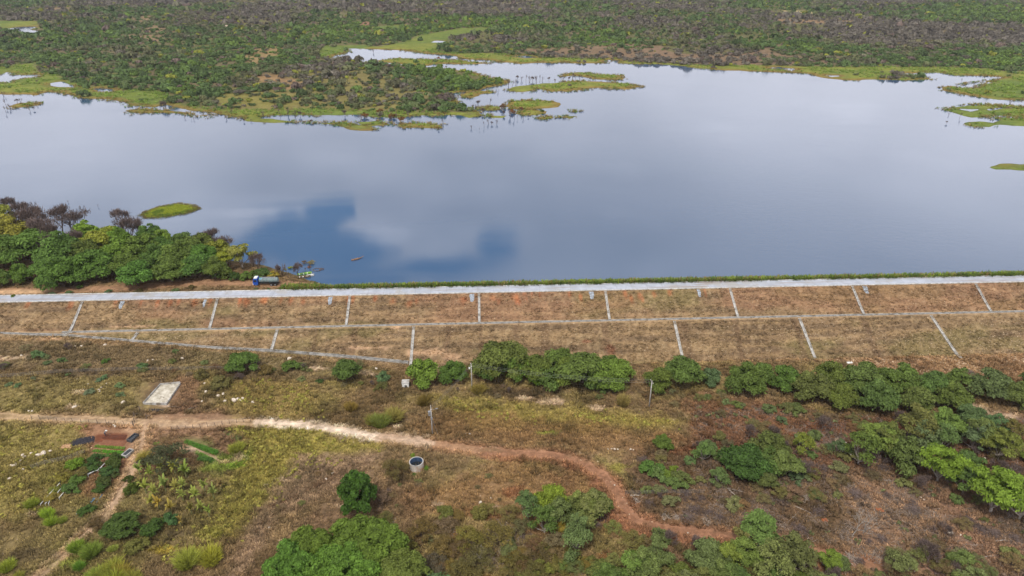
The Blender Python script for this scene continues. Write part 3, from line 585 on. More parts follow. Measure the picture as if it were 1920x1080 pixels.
# ------------------------------------------------------------------ plant prototypes
def quads(P, Nn, size, asp=.5, seed=0):            # leaf cards: centre, normal, size
    r = np.random.default_rng(seed); n = len(P)
    a = r.normal(size=(n, 3)); t1 = np.cross(Nn, a); t1 /= np.linalg.norm(t1, axis=1)[:, None]+1e-9
    t2 = np.cross(Nn, t1); s = np.asarray(size).reshape(-1, 1)*np.ones((n, 1))
    V = np.stack([P-t1*s, P-t2*s*asp, P+t1*s, P+t2*s*asp], 1).reshape(-1, 3)
    return V, np.arange(4*n).reshape(-1, 4)
def nrm(a): return a/(np.linalg.norm(a, axis=1)[:, None]+1e-9)
def lobes(seed, R, Hc, n, flat=.62, low=.25, rm=(.20, .44)):
    r = np.random.default_rng(seed); L = []
    for i in range(n):
        a = i*2.4+r.uniform(-.4, .4); q = math.sqrt((i+.5)/n)*R*r.uniform(.58, .82); rr = R*r.uniform(*rm)
        h = Hc*(1-low*(q/R)**1.5*2.2)*r.uniform(.66, 1.06)-rr*flat
        L.append((q*math.cos(a), q*math.sin(a)*r.uniform(.85, 1.1), max(h, rr*flat*.9), rr))
    return L
def crown(seed, R=4., Hc=4.5, n=13, leaves=3600, ls=.34, flat=.62, low=.25, asp=.42, droop=0., rm=(.20, .44)):
    r = np.random.default_rng(seed); L = np.array(lobes(seed, R, Hc, n, flat, low, rm)); p = L[:, 3]**2; p /= p.sum()
    k = r.choice(len(L), leaves, p=p); d = nrm(r.normal(size=(leaves, 3))); d[:, 2] = np.where(d[:, 2] < -.35, -d[:, 2], d[:, 2])
    # sub-clumps: pull leaf directions towards a few sprays per lobe
    sp = nrm(r.normal(size=(len(L)*9, 3))); sp[:, 2] = np.abs(sp[:, 2])*.9+.05; j = k*9+r.integers(0, 9, leaves)
    d = nrm(d*.55+nrm(sp)[j]*.75); rad = L[k, 3]*(.68+.46*r.random(leaves)**1.1)*(.88+.24*vn(d[:, 0]*3+k, d[:, 1]*3, seed))
    P = L[k, :3]+d*rad[:, None]*np.array([1, 1, flat]); P[:, 2] = np.maximum(P[:, 2]-droop*rad*(1-d[:, 2]), .15)
    Nn = nrm(d*.8+r.normal(size=(leaves, 3))*.45+np.array([0, 0, .35])); V, F = quads(P, Nn, ls*r.uniform(.6, 1.25, leaves), asp, seed)
    tint = np.clip(r.normal(1, .22, leaves)*(.86+.28*r.random(len(L))[k]), .5, 1.7)
    return V, F, tint, L
def trunk_mesh(name, L, mat, seed, r0=.2, fork=.3, wob=.3, nmax=8):
    r = random.Random(seed); m = MB(); L = sorted(L, key=lambda q: -q[3])[:nmax]
    zb = min(q[2] for q in L)*fork
    m.tube([(0, 0, -.4), (.03, .02, zb*.5), (.05, -.03, zb)], [r0*1.25, r0, r0*.9], 7)
    for (x, y, z, rr) in L:
        a = Vector((.05, -.03, zb*.9)); b = Vector((x, y, z)); mid = a.lerp(b, .5)+Vector((r.uniform(-wob, wob), r.uniform(-wob, wob), -.05*rr))
        m.tube([a, mid, b], [r0*.6, r0*.4, r0*.12], 5)
        for q in range(3):
            e = b+Vector((r.uniform(-1, 1), r.uniform(-1, 1), r.uniform(.1, .7)))*rr*.7; m.tube([mid.lerp(b, .5), e], [r0*.22, r0*.06], 4)
    return m.mesh(name, mat)
def bare(seed, H=5., mat=None, spread=.55, levels=4, r0=.14, twig=900, tw=.05):
    r = random.Random(seed); m = MB(); tips = []
    def br(p, d, ln, rad, lv):
        e = p+d*ln; mid = p.lerp(e, .5)+Vector((r.uniform(-1, 1), r.uniform(-1, 1), r.uniform(-.3, .3)))*ln*.08
        m.tube([p, mid, e], [rad, rad*.8, rad*.62], 5 if lv > 2 else 3)
        if lv == 0: tips.append((e, d)); return
        for i in range(r.choice((2, 3, 3))):
            nd = (d+Vector((r.uniform(-1, 1), r.uniform(-1, 1), r.uniform(-.25, .6)))*spread*1.3).normalized()
            br(mid.lerp(e, r.uniform(.3, 1)), nd, ln*r.uniform(.6, .85), rad*.6, lv-1)
    for i in range(r.choice((1, 2, 3))):
        br(Vector((0, 0, -.3)), Vector((r.uniform(-.3, .3), r.uniform(-.3, .3), 1)).normalized(), H*.34, r0, levels)
    V = []; 
    if twig:
        g_ = np.random.default_rng(seed); k = g_.integers(0, len(tips), twig); T = np.array([q[0][:] for q in tips])[k]; D = np.array([q[1][:] for q in tips])[k]
        d = nrm(D*1.1+g_.normal(size=(twig, 3))*.45+np.array([0, 0, .5])); ln = g_.uniform(.25, .85, twig)*H*.14; s = nrm(np.cross(d, g_.normal(size=(twig, 3))))*tw
        st_ = T+g_.normal(size=(twig, 3))*.25; A = np.stack([st_-s, st_+s, st_+d*ln[:, None]+s*.3, st_+d*ln[:, None]-s*.3], 1)
        m.add([tuple(v) for v in A.reshape(-1, 3)], [(4*i, 4*i+1, 4*i+2, 4*i+3) for i in range(twig)])
    return m.mesh('bare', mat)
PR = {}
def proto(key, seeds, bark=None, **kw):
    r0 = kw.pop('r0', .2); fork = kw.pop('fork', .35); out = []
    for s in seeds:
        V, F, ti, L = crown(s, **kw); out.append((mesh_np('crown', V, F, MLEAF, extra=ti), trunk_mesh('trunk', L, bark or MBARK, s, r0, fork), kw.get('R', 4.)))
    PR[key] = out
proto('mesq', (1, 2, 3, 4), R=4., Hc=5.4, n=17, leaves=8000, ls=.27, flat=.72, low=.36)
proto('umb', (11, 12, 13), bark=MPALE, R=4., Hc=5.2, n=13, leaves=4600, ls=.26, flat=.42, low=.1, fork=.25)
proto('thin', (21, 22, 23), bark=MPALE, R=4., Hc=7.2, n=12, leaves=3000, ls=.26, flat=.75, low=.3, fork=.25)
proto('dense', (31, 32), R=4., Hc=6.6, n=34, leaves=8500, ls=.28, flat=.95, low=.34, rm=(.13, .34), asp=.6)
proto('shrub', (41, 42, 43), R=2., Hc=2.2, n=9, leaves=1500, ls=.22, flat=.8, low=.35, r0=.07)
proto('scrub', (51, 52, 53), R=3., Hc=3.2, n=12, leaves=2300, ls=.17, flat=.7, low=.3, asp=.3, r0=.1)
proto('big', (61, 62, 63), R=8., Hc=8.5, n=64, leaves=34000, ls=.33, flat=.85, low=.24, rm=(.11, .25), r0=.4)
PR['bare'] = [(bare(s, 5.5, MTWIG, twig=1100), None, 3.) for s in (71, 72, 73)]
PR['snag'] = [(bare(s, 4.5, MTWIG, spread=.4, levels=3, twig=60, tw=.04), None, 1.6) for s in (81, 82, 83, 84)]
PR['pale'] = [(bare(s, 6., MPALE, spread=.5, levels=4, r0=.13, twig=120, tw=.03), None, 2.5) for s in (91, 92)]
def reed(seed, R=1.5, H=1.9, n=1300, w=.028):
    r = np.random.default_rng(seed); a = r.uniform(0, 6.28, n); q = R*.6*np.sqrt(r.random(n)); B = np.stack([q*np.cos(a), q*np.sin(a), np.zeros(n)], 1)
    d = nrm(np.stack([np.cos(a)*.5*q/R+r.normal(0, .22, n), np.sin(a)*.5*q/R+r.normal(0, .22, n), np.ones(n)], 1)); ln = H*r.uniform(.35, 1.2, n)*(.6+.7*vn(B[:, 0]*2+9, B[:, 1]*2+9, seed))
    s = nrm(np.cross(d, r.normal(size=(n, 3))))*w; M1 = B+d*(ln*.6)[:, None]; T = M1+nrm(d*np.array([1.8, 1.8, .7]))*(ln*.45)[:, None]
    V = np.stack([B-s, B+s, M1+s*1.3, M1-s*1.3, T], 1).reshape(-1, 3); i = np.arange(n)*5
    F = np.concatenate([np.stack([i, i+1, i+2, i+3], 1), np.stack([i+3, i+2, i+4, i+4], 1)])
    F = np.concatenate([F[:n], F[n:]]); tri = F[n:].copy(); V2 = V
    # second part as thin quads ending narrow
    e = len(V2); V2 = np.concatenate([V2, T+s*.2]); tri[:, 3] = i+4; tri[:, 2] = e+np.arange(n)
    ti = np.clip(r.normal(1, .2, n), .5, 1.6); return V2, np.concatenate([F[:n], tri]), np.concatenate([ti, ti*1.15])
PR['reed'] = []
for s in (101, 102, 103):
    V, F, ti = reed(s); PR['reed'].append((mesh_np('leaves', V, F, MLEAF, extra=ti), None, 1.5))
def banana(seed):
    r = random.Random(seed); V = []; F = []; T = []
    for k in range(14):
        a = k*2.4+r.uniform(-.3, .3); up = r.uniform(1.2, 2.6); L = r.uniform(1.6, 2.4); w = r.uniform(.16, .27); n = 7; t = r.uniform(.75, 1.25)
        b0 = len(V); ca, sa = math.cos(a), math.sin(a)
        for i in range(n+1):
            u = i/n; out = L*(.75-.13*up)*u; z = 1.3+up*L*.75*u-L*.95*u*u; ww = w*math.sin(math.pi*min(1, .12+u*.86))
            for s in (-1, 0, 1): V.append((ca*out-sa*s*ww, sa*out+ca*s*ww, z-abs(s)*.10))
        for i in range(n):
            for s in (0, 1): F.append((b0+i*3+s, b0+i*3+s+1, b0+i*3+s+4, b0+i*3+s+3)); T.append(t*(1.1 if s else .92))
    return np.array(V), np.array(F), np.array(T)
PR['banana'] = []
MSTEM = noisy('green_stem', bc(120, 125, 80), bc(95, 90, 60), 3, .8, .2, .02)
for s in (111, 112, 113):
    V, F, ti = banana(s); PR['banana'].append((mesh_np('leaves', V, F, MLEAF, extra=ti), MB().tube([(0, 0, -.2), (.03, 0, .8), (0, .03, 1.5)], [.16, .13, .07], 7).mesh('stem', MSTEM), 2.))
CNT = [0]
def desat(c, k=.22):
    c = np.array(c, float); l = c @ np.array([.3, .59, .11]); return c*(1-k)+l*k*np.array([1.04, 1.0, .92])
GREEN = (82, 112, 52); DGREEN = (62, 92, 42); BRIGHT = (98, 134, 44); YEL = (140, 142, 52); OLIVE = (98, 98, 58); TEAL = (86, 116, 78); GREYB = (104, 96, 88); DARKOL = (74, 82, 48)
KL = 1.06
def plant(kind, name, label, cat, p, rad, col=GREEN, group=None, hs=1., v=None, simple=False):
    CNT[0] += 1; r = random.Random(CNT[0]*13+5); P = PR[kind]; me, tm, R0 = P[(CNT[0] if v is None else v) % len(P)]
    s = rad/R0; c = np.clip(lin(desat(col)*np.array([1.06, 1.0, .84])*np.array([r.uniform(.93, 1.07), r.uniform(.95, 1.05), r.uniform(.92, 1.08)]))*KL, 0, 1)
    rz = r.uniform(0, 6.28); sc = (s*r.uniform(.84, 1.16), s*r.uniform(.84, 1.16), s*hs*r.uniform(.94, 1.06))
    part = {'reed': 'leaves', 'banana': 'leaves', 'bare': None, 'snag': None, 'pale': None}.get(kind, 'crown')
    if part is None or simple:
        o = link(name, me, None, p, rz, sc, c); tag(o, label, cat, group); return o
    o = empty(name, p, rz); o.scale = sc; tag(o, label, cat, group)
    link(part, me, o, color=c)
    if tm: link('stem' if kind == 'banana' else 'trunk', tm, o)
    return o
def plants(rows, kind, name, cat, desc, place, col=GREEN, group=None, hs=1.):
    """rows: (px, base_py, width_px[, colour, kind, own label, height factor]) of each plant seen in the photo"""
    rows = sorted(rows, key=lambda q: q[0]); n = len(rows); BO = {'mesq': 1.1, 'umb': 1.2, 'thin': 1.25, 'big': 1.05}
    for i, q in enumerate(rows):
        c = q[3] if len(q) > 3 and q[3] else col; kd = q[4] if len(q) > 4 and q[4] else kind
        own = q[5] if len(q) > 5 else None; h = q[6] if len(q) > 6 else hs
        p = G(q[0], q[1]); rad = q[2]*mpp(p)/2
        if kd not in ('reed', 'banana', 'bare', 'snag') and p.y < 190: p = p+Vector((p.x, p.y, 0)).normalized()*rad*.5; p.z = hz(p.x, p.y)
        d2 = own or (f'{desc} {place}, {nth(i)}' if n > 1 else f'{desc} {place}')
        if not own and n > 1 and len(d2.split()) > 16: d2 = f'{desc} {place}, {ORD[i]} from left'
        plant(kd, name, d2, cat, p-Vector((0, 0, .1)), rad*1.05, c, group, h*BO.get(kd, 1.))
# ------------------------------------------------------------------ trees and bushes
plants([(460, 703, 60), (652, 720, 64), (795, 728, 76, BRIGHT), (850, 722, 54), (940, 718, 106, None, None, None, .95), (965, 716, 76), (1022, 730, 62), (1122, 726, 66), (1000, 718, 56, BRIGHT), (1048, 708, 70), (1092, 735, 100), (1143, 708, 52), (1232, 738, 62), (1278, 730, 84), (1330, 722, 44, TEAL)],
       'mesq', 'spreading_tree', 'tree', 'rounded green tree', 'at the embankment foot near the middle', GREEN, 'trees at the embankment foot', 1.0)
plants([(1395, 745, 84), (1425, 728, 60), (1470, 738, 72), (1515, 758, 80), (1550, 735, 70), (1572, 770, 66), (1605, 745, 86), (1640, 778, 84), (1680, 745, 80), (1712, 782, 76), (1745, 750, 74), (1778, 772, 74), (1790, 735, 60), (1850, 752, 78, TEAL), (1812, 800, 56, TEAL), (1895, 765, 70), (1935, 745, 70, DGREEN), (1975, 760, 80), (2030, 755, 80)],
       'mesq', 'spreading_tree', 'tree', 'mid green tree', 'in the long row below the embankment', (84, 112, 54), 'trees of the long row at right', 1.0)
plants([(500, 703, 34, OLIVE), (548, 698, 40, GREEN), (600, 719, 16, DGREEN), (718, 718, 36, TEAL), (716, 733, 30, OLIVE), (415, 730, 44, OLIVE), (378, 712, 32, OLIVE), (75, 674, 32, TEAL), (118, 680, 20, TEAL), (90, 684, 16, TEAL), (200, 682, 20, GREEN), (268, 692, 22, TEAL), (330, 662, 14, TEAL), (1175, 700, 24, GREEN), (1225, 712, 20, TEAL), (1440, 775, 30, TEAL), (1465, 795, 26, TEAL), (1325, 750, 22, TEAL)],
       'shrub', 'green_bush', 'bush', 'low green bush', 'between embankment and dirt road', GREEN, 'bushes below the embankment', .85)
plants([(18, 724, 14), (35, 726, 16), (64, 712, 13), (128, 704, 10), (170, 740, 20), (186, 716, 14), (197, 712, 18), (226, 728, 20), (227, 744, 18)],
       'shrub', 'blue_green_shrub', 'shrub', 'small blue-green shrub', 'left of the concrete pen', (96, 124, 96), 'blue-green shrubs by the pen', .8)
plants([(1240, 848, 44, GREEN, 'mesq', 'lone rounded green tree right of the middle above the burnt clearing'), (1220, 892, 46, GREEN, 'shrub'), (1248, 900, 30, BRIGHT, 'shrub'), (1292, 872, 26, TEAL, 'shrub'), (1262, 885, 22, BRIGHT, 'shrub'), (1325, 858, 44, TEAL), (1345, 915, 40, TEAL, 'thin'), (1390, 905, 92, DGREEN), (1362, 875, 46, TEAL), (1432, 900, 66, GREEN), (1440, 875, 50), (1500, 860, 50, BRIGHT, 'thin', 'yellow-green thin tree right of the dark clump of the clearing'),
        (1490, 905, 34, TEAL, 'shrub'), (1520, 900, 40, OLIVE, 'scrub'), (1570, 860, 40, TEAL, 'thin'), (1605, 880, 74, GREEN, 'thin'), (1655, 850, 50, TEAL, 'thin'), (1690, 880, 66, DARKOL, 'thin'), (1725, 850, 60, TEAL, 'thin'), (1820, 850, 62, TEAL, 'thin'), (1855, 820, 50, TEAL, 'thin'), (1890, 830, 46, OLIVE, 'thin'), (1925, 870, 40, BRIGHT)],
       'mesq', 'clearing_tree', 'tree', 'thinly leaved green tree', 'above the cleared ground at right', GREEN, 'trees above the clearing', .95)
TALL = [('thin', (98, 122, 70)), ('thin', (104, 128, 76)), ('thin', (92, 112, 64)), ('umb', (102, 128, 62)), ('mesq', (86, 110, 58))]
def tallrows():
    scat([(1560, 840), (1760, 820), (1960, 800), (1960, 870), (1760, 900), (1600, 880)], 8, TALL, 'feathery_tree', 'feathery green tree in the loose row above the clearing at right', 'tree', 'feathery trees above the clearing', (46, 84), 71, 1.25)
    scat([(1480, 1060), (1600, 1075), (1580, 1150), (1120, 1160), (1130, 1075), (1250, 1055)], 22, TALL, 'feathery_tree', 'feathery light green tree along the bottom edge right of the middle', 'tree', 'feathery trees along the bottom edge', (52, 92), 72, 1.2)
    scat([(960, 980), (1130, 960), (1130, 1060), (980, 1030)], 7, TALL, 'feathery_tree', 'feathery green tree in the clump left of the red road bend', 'tree', 'feathery trees left of the bend', (46, 74), 73, 1.1)
    scat([(1300, 850), (1480, 850), (1480, 915), (1330, 910)], 6, TALL, 'feathery_tree', 'thin green tree beside the dark clump over the cleared ground', 'tree', 'thin trees by the dark clump', (40, 66), 74, 1.1)
    scat([(915, 706), (1150, 702), (1150, 722), (915, 718)], 5, [('mesq', (80, 110, 50)), ('mesq', (88, 122, 50))], 'spreading_tree', 'green tree filling the dense clump at the embankment foot', 'tree', 'trees filling the foot clump', (54, 84), 75, 1.1)
plants([(1752, 915, 92, BRIGHT), (1800, 935, 70, GREEN), (1850, 975, 116, BRIGHT), (1905, 985, 90, GREEN), (1805, 905, 70, GREEN), (1960, 1010, 90, GREEN)],
       'umb', 'umbrella_tree', 'tree', 'flat-topped tree with pale stems', 'at the clearing edge', (104, 134, 56), 'umbrella trees at right', 1.0)
plants([(990, 985, 62, TEAL, 'thin'), (1035, 975, 78, BRIGHT), (1020, 1010, 56, GREEN, 'thin'), (1100, 985, 80, GREEN), (1125, 965, 50, GREEN), (1078, 1050, 76, TEAL, 'thin'), (1060, 1075, 40, GREEN, 'shrub'), (1050, 1000, 34, YEL, 'shrub', 'small yellowish bush between the trees left of the bend of the red road')],
       'mesq', 'roadside_tree', 'tree', 'leafy green tree', 'left of the red road bend', GREEN, 'clump left of the red road bend', 1.05)
plants([(1150, 1000, 38, (116, 128, 74), 'scrub'), (1180, 1030, 50, (112, 124, 72), 'scrub'), (1138, 1110, 68, GREEN), (1200, 1075, 44, BRIGHT), (1235, 1105, 60, OLIVE), (1270, 1100, 56, GREEN), (1325, 1078, 84, TEAL), (1418, 1040, 92, (100, 126, 62), 'umb'), (1375, 1110, 66, GREEN), (1450, 1105, 66, GREEN), (1442, 1065, 44, GREEN), (1548, 1078, 54, BRIGHT, 'umb'), (1495, 1110, 50, GREEN), (1580, 1120, 50, GREEN)],
       'mesq', 'light_green_tree', 'tree', 'light green feathery tree', 'below the red road', (96, 122, 62), 'trees below the red road', .95)
plants([(565, 1130, 150, None, None, 'leftmost of the big bright green trees at the bottom'), (590, 1085, 130, None, None, 'big bright green tree with a pointed top at the bottom, behind the leftmost'), (690, 1090, 165, None, None, 'biggest bright green tree at the bottom, under the dark glossy tree'), (650, 1150, 170, None, None, 'big bright green tree cut by the bottom edge, mid clump'), (760, 1135, 140, (92, 122, 60), None, 'rightmost of the big bright green trees at the bottom'), (820, 1150, 90, TEAL, 'mesq', 'small pale green tree at the right end of the big bright clump')],
       'big', 'large_tree', 'tree', '', '', (84, 122, 46), 'big trees at the bottom', 1.05)
plants([(676, 975, 90)], 'dense', 'glossy_tree', 'tree', 'tall dark glossy green tree', 'standing just above the big bright trees', (56, 98, 26), None, 1.15)
plants([(742, 900, 62, OLIVE, None, 'olive brown round scrub bush just left of the concrete tank'), (712, 950, 50, GREYB), (725, 985, 40, OLIVE), (790, 1015, 60, (100, 92, 60)), (835, 1000, 46, GREYB), (770, 1050, 54, (108, 98, 52)), (830, 1055, 70, (104, 94, 56)), (880, 1035, 72, (112, 104, 54)), (930, 1030, 70, (116, 108, 56)), (900, 1080, 80, (100, 92, 58)), (960, 1075, 60, (104, 96, 50)), (870, 1115, 80, OLIVE), (1000, 1095, 60, OLIVE), (1020, 1060, 60, (92, 84, 62)), (950, 1120, 70, OLIVE), (1060, 1120, 60, (108, 104, 56)),
        (815, 1085, 60, GREYB)], 'scrub', 'dry_scrub', 'bush', 'olive brown dry scrub bush', 'right of the big bright trees', OLIVE, 'dry scrub at the bottom', 1.05)
plants([(325, 888, 92, (74, 78, 58), 'scrub', 'big dark grey-green round bush above the banana plants'), (235, 1008, 76, (64, 94, 38), 'dense', 'dome-shaped dark green mango tree at lower left', .62), (290, 1005, 50, DGREEN, 'shrub', 'dark green leafy bush right of the dome-shaped mango tree'), (322, 985, 34, (70, 110, 60), 'shrub', 'blue-green bush between the mango tree and the bananas'),
        (243, 905, 22, (66, 88, 36), 'shrub', 'small round dark bush above its twin beside the path'), (250, 925, 32, (66, 92, 36), 'shrub', 'round clipped dark bush right of the path, lower of the pair'), (260, 1038, 46, (104, 112, 58), 'shrub', 'olive bush just below the mango tree'), (185, 990, 30, (90, 82, 56), 'scrub', 'brown low bush left of the mango tree')],
       'shrub', 'garden_bush', 'bush', '', '', OLIVE, None, 1.0)
plants([(218, 868, 32), (214, 882, 36), (207, 895, 36), (218, 895, 26), (198, 912, 32), (190, 925, 30)], 'shrub', 'hedge_bush', 'bush', 'dark green bush', 'in the hedge row left of the garden path', (66, 92, 46), 'dark hedge by the path', .9)
plants([(144, 878, 34, (90, 138, 30), None, 'bright green citrus bush at the head of the pipe-lined row'), (180, 868, 30, DGREEN), (176, 885, 34, DGREEN), (160, 895, 34, OLIVE), (122, 905, 34, (118, 116, 48)), (150, 908, 36, GREEN), (136, 925, 34, GREEN), (105, 925, 26, (122, 128, 52)), (98, 940, 26, (128, 134, 54)), (165, 965, 36, (62, 96, 40), None, 'dark green low bush with blue pipes running into it', .6)],
       'shrub', 'garden_bush', 'bush', 'green bush', 'in the pipe-lined row', GREEN, 'bushes of the garden row', .85)
plants([(62, 948, 24, (134, 140, 56)), (90, 968, 26, (126, 160, 50)), (97, 982, 22, (128, 160, 50)), (118, 978, 16, (122, 150, 60)), (145, 1030, 28, (120, 145, 54)), (172, 1040, 34, (116, 142, 50)), (150, 1066, 20, (100, 140, 50)), (15, 1068, 30, (138, 152, 52)), (35, 1085, 20, (130, 140, 56)), (170, 1092, 34, (120, 142, 56)), (192, 1084, 36, (132, 150, 56)), (210, 1074, 40, (136, 152, 60)), (230, 1082, 38, (142, 150, 58)), (250, 1092, 34, (128, 142, 60)), (216, 1096, 38, (126, 146, 56)), (352, 1058, 46, (148, 152, 64)), (398, 1052, 42, (146, 152, 54)), (212, 1032, 16, (150, 160, 90)), (715, 797, 40, (122, 132, 66)), (738, 787, 34, (126, 132, 70)), (700, 795, 28, (116, 124, 62)), (658, 768, 24, (122, 118, 58)), (1168, 758, 28, (150, 128, 84)), (795, 758, 26, (108, 106, 60)), (897, 735, 26, (124, 124, 60)), (270, 862, 24, (150, 156, 70)), (275, 875, 16, (150, 156, 80)), (445, 845, 26, (128, 150, 58))],
       'reed', 'tall_grass_clump', 'grass clump', 'clump of tall yellow-green grass', 'in the fields', (130, 138, 72), 'tall grass clumps', .9)
plants([(263, 890, 30), (285, 900, 34), (305, 888, 38), (330, 890, 38), (350, 895, 36), (275, 925, 34), (292, 935, 36), (312, 922, 38), (332, 925, 34), (300, 955, 32, (146, 140, 60)), (322, 962, 32, (140, 134, 58)), (345, 940, 34), (368, 940, 36), (385, 922, 36), (402, 935, 34), (360, 965, 34, (112, 110, 60)), (378, 960, 30), (285, 950, 30, (148, 144, 60)), (415, 918, 28, (122, 118, 70)), (345, 920, 32), (265, 915, 26, (124, 124, 66)), (340, 985, 26, (128, 120, 60)), (392, 968, 26)],
       'banana', 'banana_plant', 'banana plant', 'banana plant with ragged arching leaves', 'in the banana patch by the path', (122, 146, 68), 'banana plants', 1.2)
# lakeside grove at left
back = [(0, 430, 70, (118, 132, 54)), (28, 460, 90, (126, 132, 56)), (165, 455, 58, (104, 148, 44)), (205, 465, 60, (128, 144, 46)), (180, 480, 76, (128, 138, 48)), (282, 455, 52, GREEN), (308, 465, 50, BRIGHT), (345, 472, 60, GREEN), (385, 480, 70, GREEN), (455, 502, 56, (118, 130, 66), 'umb'), (-40, 450, 80), (-90, 470, 90), (410, 490, 60, (112, 134, 50)), (425, 505, 50, (124, 144, 52), 'umb')]
plants(back, 'mesq', 'lakeside_tree', 'tree', 'yellow-green or bright tree', 'at the back of the grove', GREEN, 'trees at the back of the grove', .95)
front = [(-140, 510, 90), (-60, 520, 90), (8, 495, 84), (60, 490, 96), (5, 535, 46), (42, 527, 48), (120, 500, 90), (120, 536, 80), (183, 520, 82), (90, 520, 60), (160, 495, 70), (228, 495, 70, BRIGHT), (258, 536, 70), (240, 515, 60), (225, 470, 60, BRIGHT), (270, 490, 80), (300, 505, 70), (322, 528, 66), (340, 505, 76), (375, 520, 70), (385, 505, 70), (405, 522, 60), (300, 480, 60), (362, 490, 66), (-200, 530, 90), (-280, 530, 100)]
plants(front, 'mesq', 'lakeside_tree', 'tree', 'dense green rounded tree', 'in the grove left of the truck', (80, 116, 50), 'dense trees of the grove', 1.0)
plants([(408, 522, 24), (440, 524, 30, DGREEN), (466, 522, 34), (494, 521, 40, (78, 112, 62)), (510, 520, 28, YEL), (425, 522, 24), (545, 503, 10, YEL), (150, 540, 14), (360, 540, 14, OLIVE), (25, 556, 10), (98, 552, 12, TEAL), (130, 551, 16, TEAL), (203, 549, 14, TEAL), (260, 548, 16, OLIVE), (330, 546, 14, TEAL), (480, 543, 10, TEAL), (504, 543, 8, TEAL)],
       'shrub', 'lakeside_bush', 'bush', 'low leafy bush', 'beside the lakeside track', (86, 118, 48), 'bushes by the lakeside track', .9)
plants([(60, 450, 76), (85, 465, 70), (105, 470, 70), (120, 440, 62), (145, 440, 56), (40, 420, 50), (22, 405, 44), (150, 470, 50), (228, 430, 48), (245, 455, 60), (262, 448, 44), (398, 470, 46), (420, 480, 50), (488, 510, 42), (475, 500, 30), (75, 430, 60), (-30, 400, 60), (92, 490, 60)],
       'bare', 'leafless_tree', 'tree', 'grey-brown leafless tree', 'behind the grove at the lake edge', GREYB, 'leafless trees at the grove', 1.0)
# ------------------------------------------------------------------ far vegetation
def blobproto(seed, n, ls, flat=.75):
    r = np.random.default_rng(seed); L = nrm(r.normal(size=(5, 3)))*np.array([.5, .5, .2]); k = r.integers(0, 5, n)
    d = nrm(r.normal(size=(n, 3))); d[:, 2] = np.where(d[:, 2] < -.2, -d[:, 2], d[:, 2])
    P = L[k]+d*.52*r.uniform(.85, 1.05, n)[:, None]; P[:, 2] = P[:, 2]*flat+.55*flat; P[:, 2] = np.maximum(P[:, 2], .02)
    V, F = quads(P, nrm(d+r.normal(size=(n, 3))*.35), ls*r.uniform(.6, 1.2, n), .7, seed); return V, F, np.clip(r.normal(1, .16, n), .5, 1.6)
def scatter_mesh(name, protos, pos, rad, cols, mat, hs=None, seed=0):
    r = np.random.default_rng(seed); VV = []; FF = []; CC = []; off = 0; w = r.integers(0, len(protos), len(pos)); hs = np.ones(len(pos)) if hs is None else hs
    for j, (V, F, ti) in enumerate(protos):
        m = w == j; n = m.sum()
        if not n: continue
        a = r.uniform(0, 6.28, n); c, s = np.cos(a)[:, None], np.sin(a)[:, None]; R_ = rad[m][:, None]
        x = (V[None, :, 0]*c-V[None, :, 1]*s)*R_+pos[m, 0:1]; y = (V[None, :, 0]*s+V[None, :, 1]*c)*R_+pos[m, 1:2]; z = V[None, :, 2]*R_*hs[m][:, None]+pos[m, 2:3]
        VV.append(np.stack([x, y, z], -1).reshape(-1, 3).astype(np.float32)); FF.append((F[None]+(np.arange(n)*len(V))[:, None, None]).reshape(-1, F.shape[1])+off); off += n*len(V)
        CC.append((cols[m][:, None, :]*ti[None, :, None]).reshape(-1, 3).astype(np.float32))
    return mesh_np(name, np.concatenate(VV), np.concatenate(FF), mat, np.clip(np.concatenate(CC), 0, .9), 'FACE')
r = np.random.default_rng(99)
n = 135000; yy = 380+1500*r.random(n)**1.0; hw = yy*.80+60; xx = r.uniform(-1, 1, n)*hw+yy*.03
SHp = shore(xx, yy)+9*(fbm(xx*.035, yy*.035, 2, 4)-.5)*1.2+5*(fbm(xx*.14, yy*.14, 13, 3)-.5)
dens = .62+1.4*(fbm(xx*.02, yy*.02, 71, 4)-.5); green = fbm(xx*.006, yy*.006, 72, 4)+.35*(fbm(xx*.05, yy*.05, 73, 3)-.5)
for P_, c in DRYW: dens = np.where(sdfb(xx, yy, P_, 30) > 0, dens*.62, dens)
for P_, c in SOILW: dens = np.where(sdfb(xx, yy, P_, 30)+(fbm(xx*.08, yy*.08, 52)-.5)*24 > 0, dens*.36, dens)
marf = np.zeros(n, bool)
for P_ in MARW+ISLW: marf |= sdfb(xx, yy, P_, 30) > 0
dens = np.where(marf, dens*.012-.002, dens)
GRP = [(z1, ((200, 330), (1700, 200), (1750, 330), (1400, 420), (1000, 560), (400, 470), (230, 420)), .21), (z2, ((0, 60), (700, 80), (1600, 160), (1640, 240), (700, 290), (0, 230)), .14), (z3, ((1150, 60), (2200, 40), (2200, 140), (1500, 130), (1100, 90)), .18), (z3, ((600, 230), (2200, 300), (2200, 380), (900, 330)), .06), (z2, ((560, 340), (1100, 400), (1000, 470), (800, 480), (600, 420), (400, 350)), .2),
       (z3, ((-200, 100), (2200, 150), (2200, 280), (600, 230), (-200, 230)), -.16), (z2, ((0, -10), (1920, -10), (1920, 150), (1000, 120), (0, 50)), -.12), (z1, ((500, 20), (1100, 10), (900, 90), (300, 80)), -.1)]
for f, p, g_ in GRP: green = green+g_*sm(sdfb(xx, yy, PW(p, f), 60), -30, 30)
keep = (r.random(n) < np.clip(dens, 0, 1)) & (SHp > 3.5)
keep &= np.abs(xx) < 1300
xx, yy, green, SHp, marf = xx[keep], yy[keep], green[keep], SHp[keep], marf[keep]
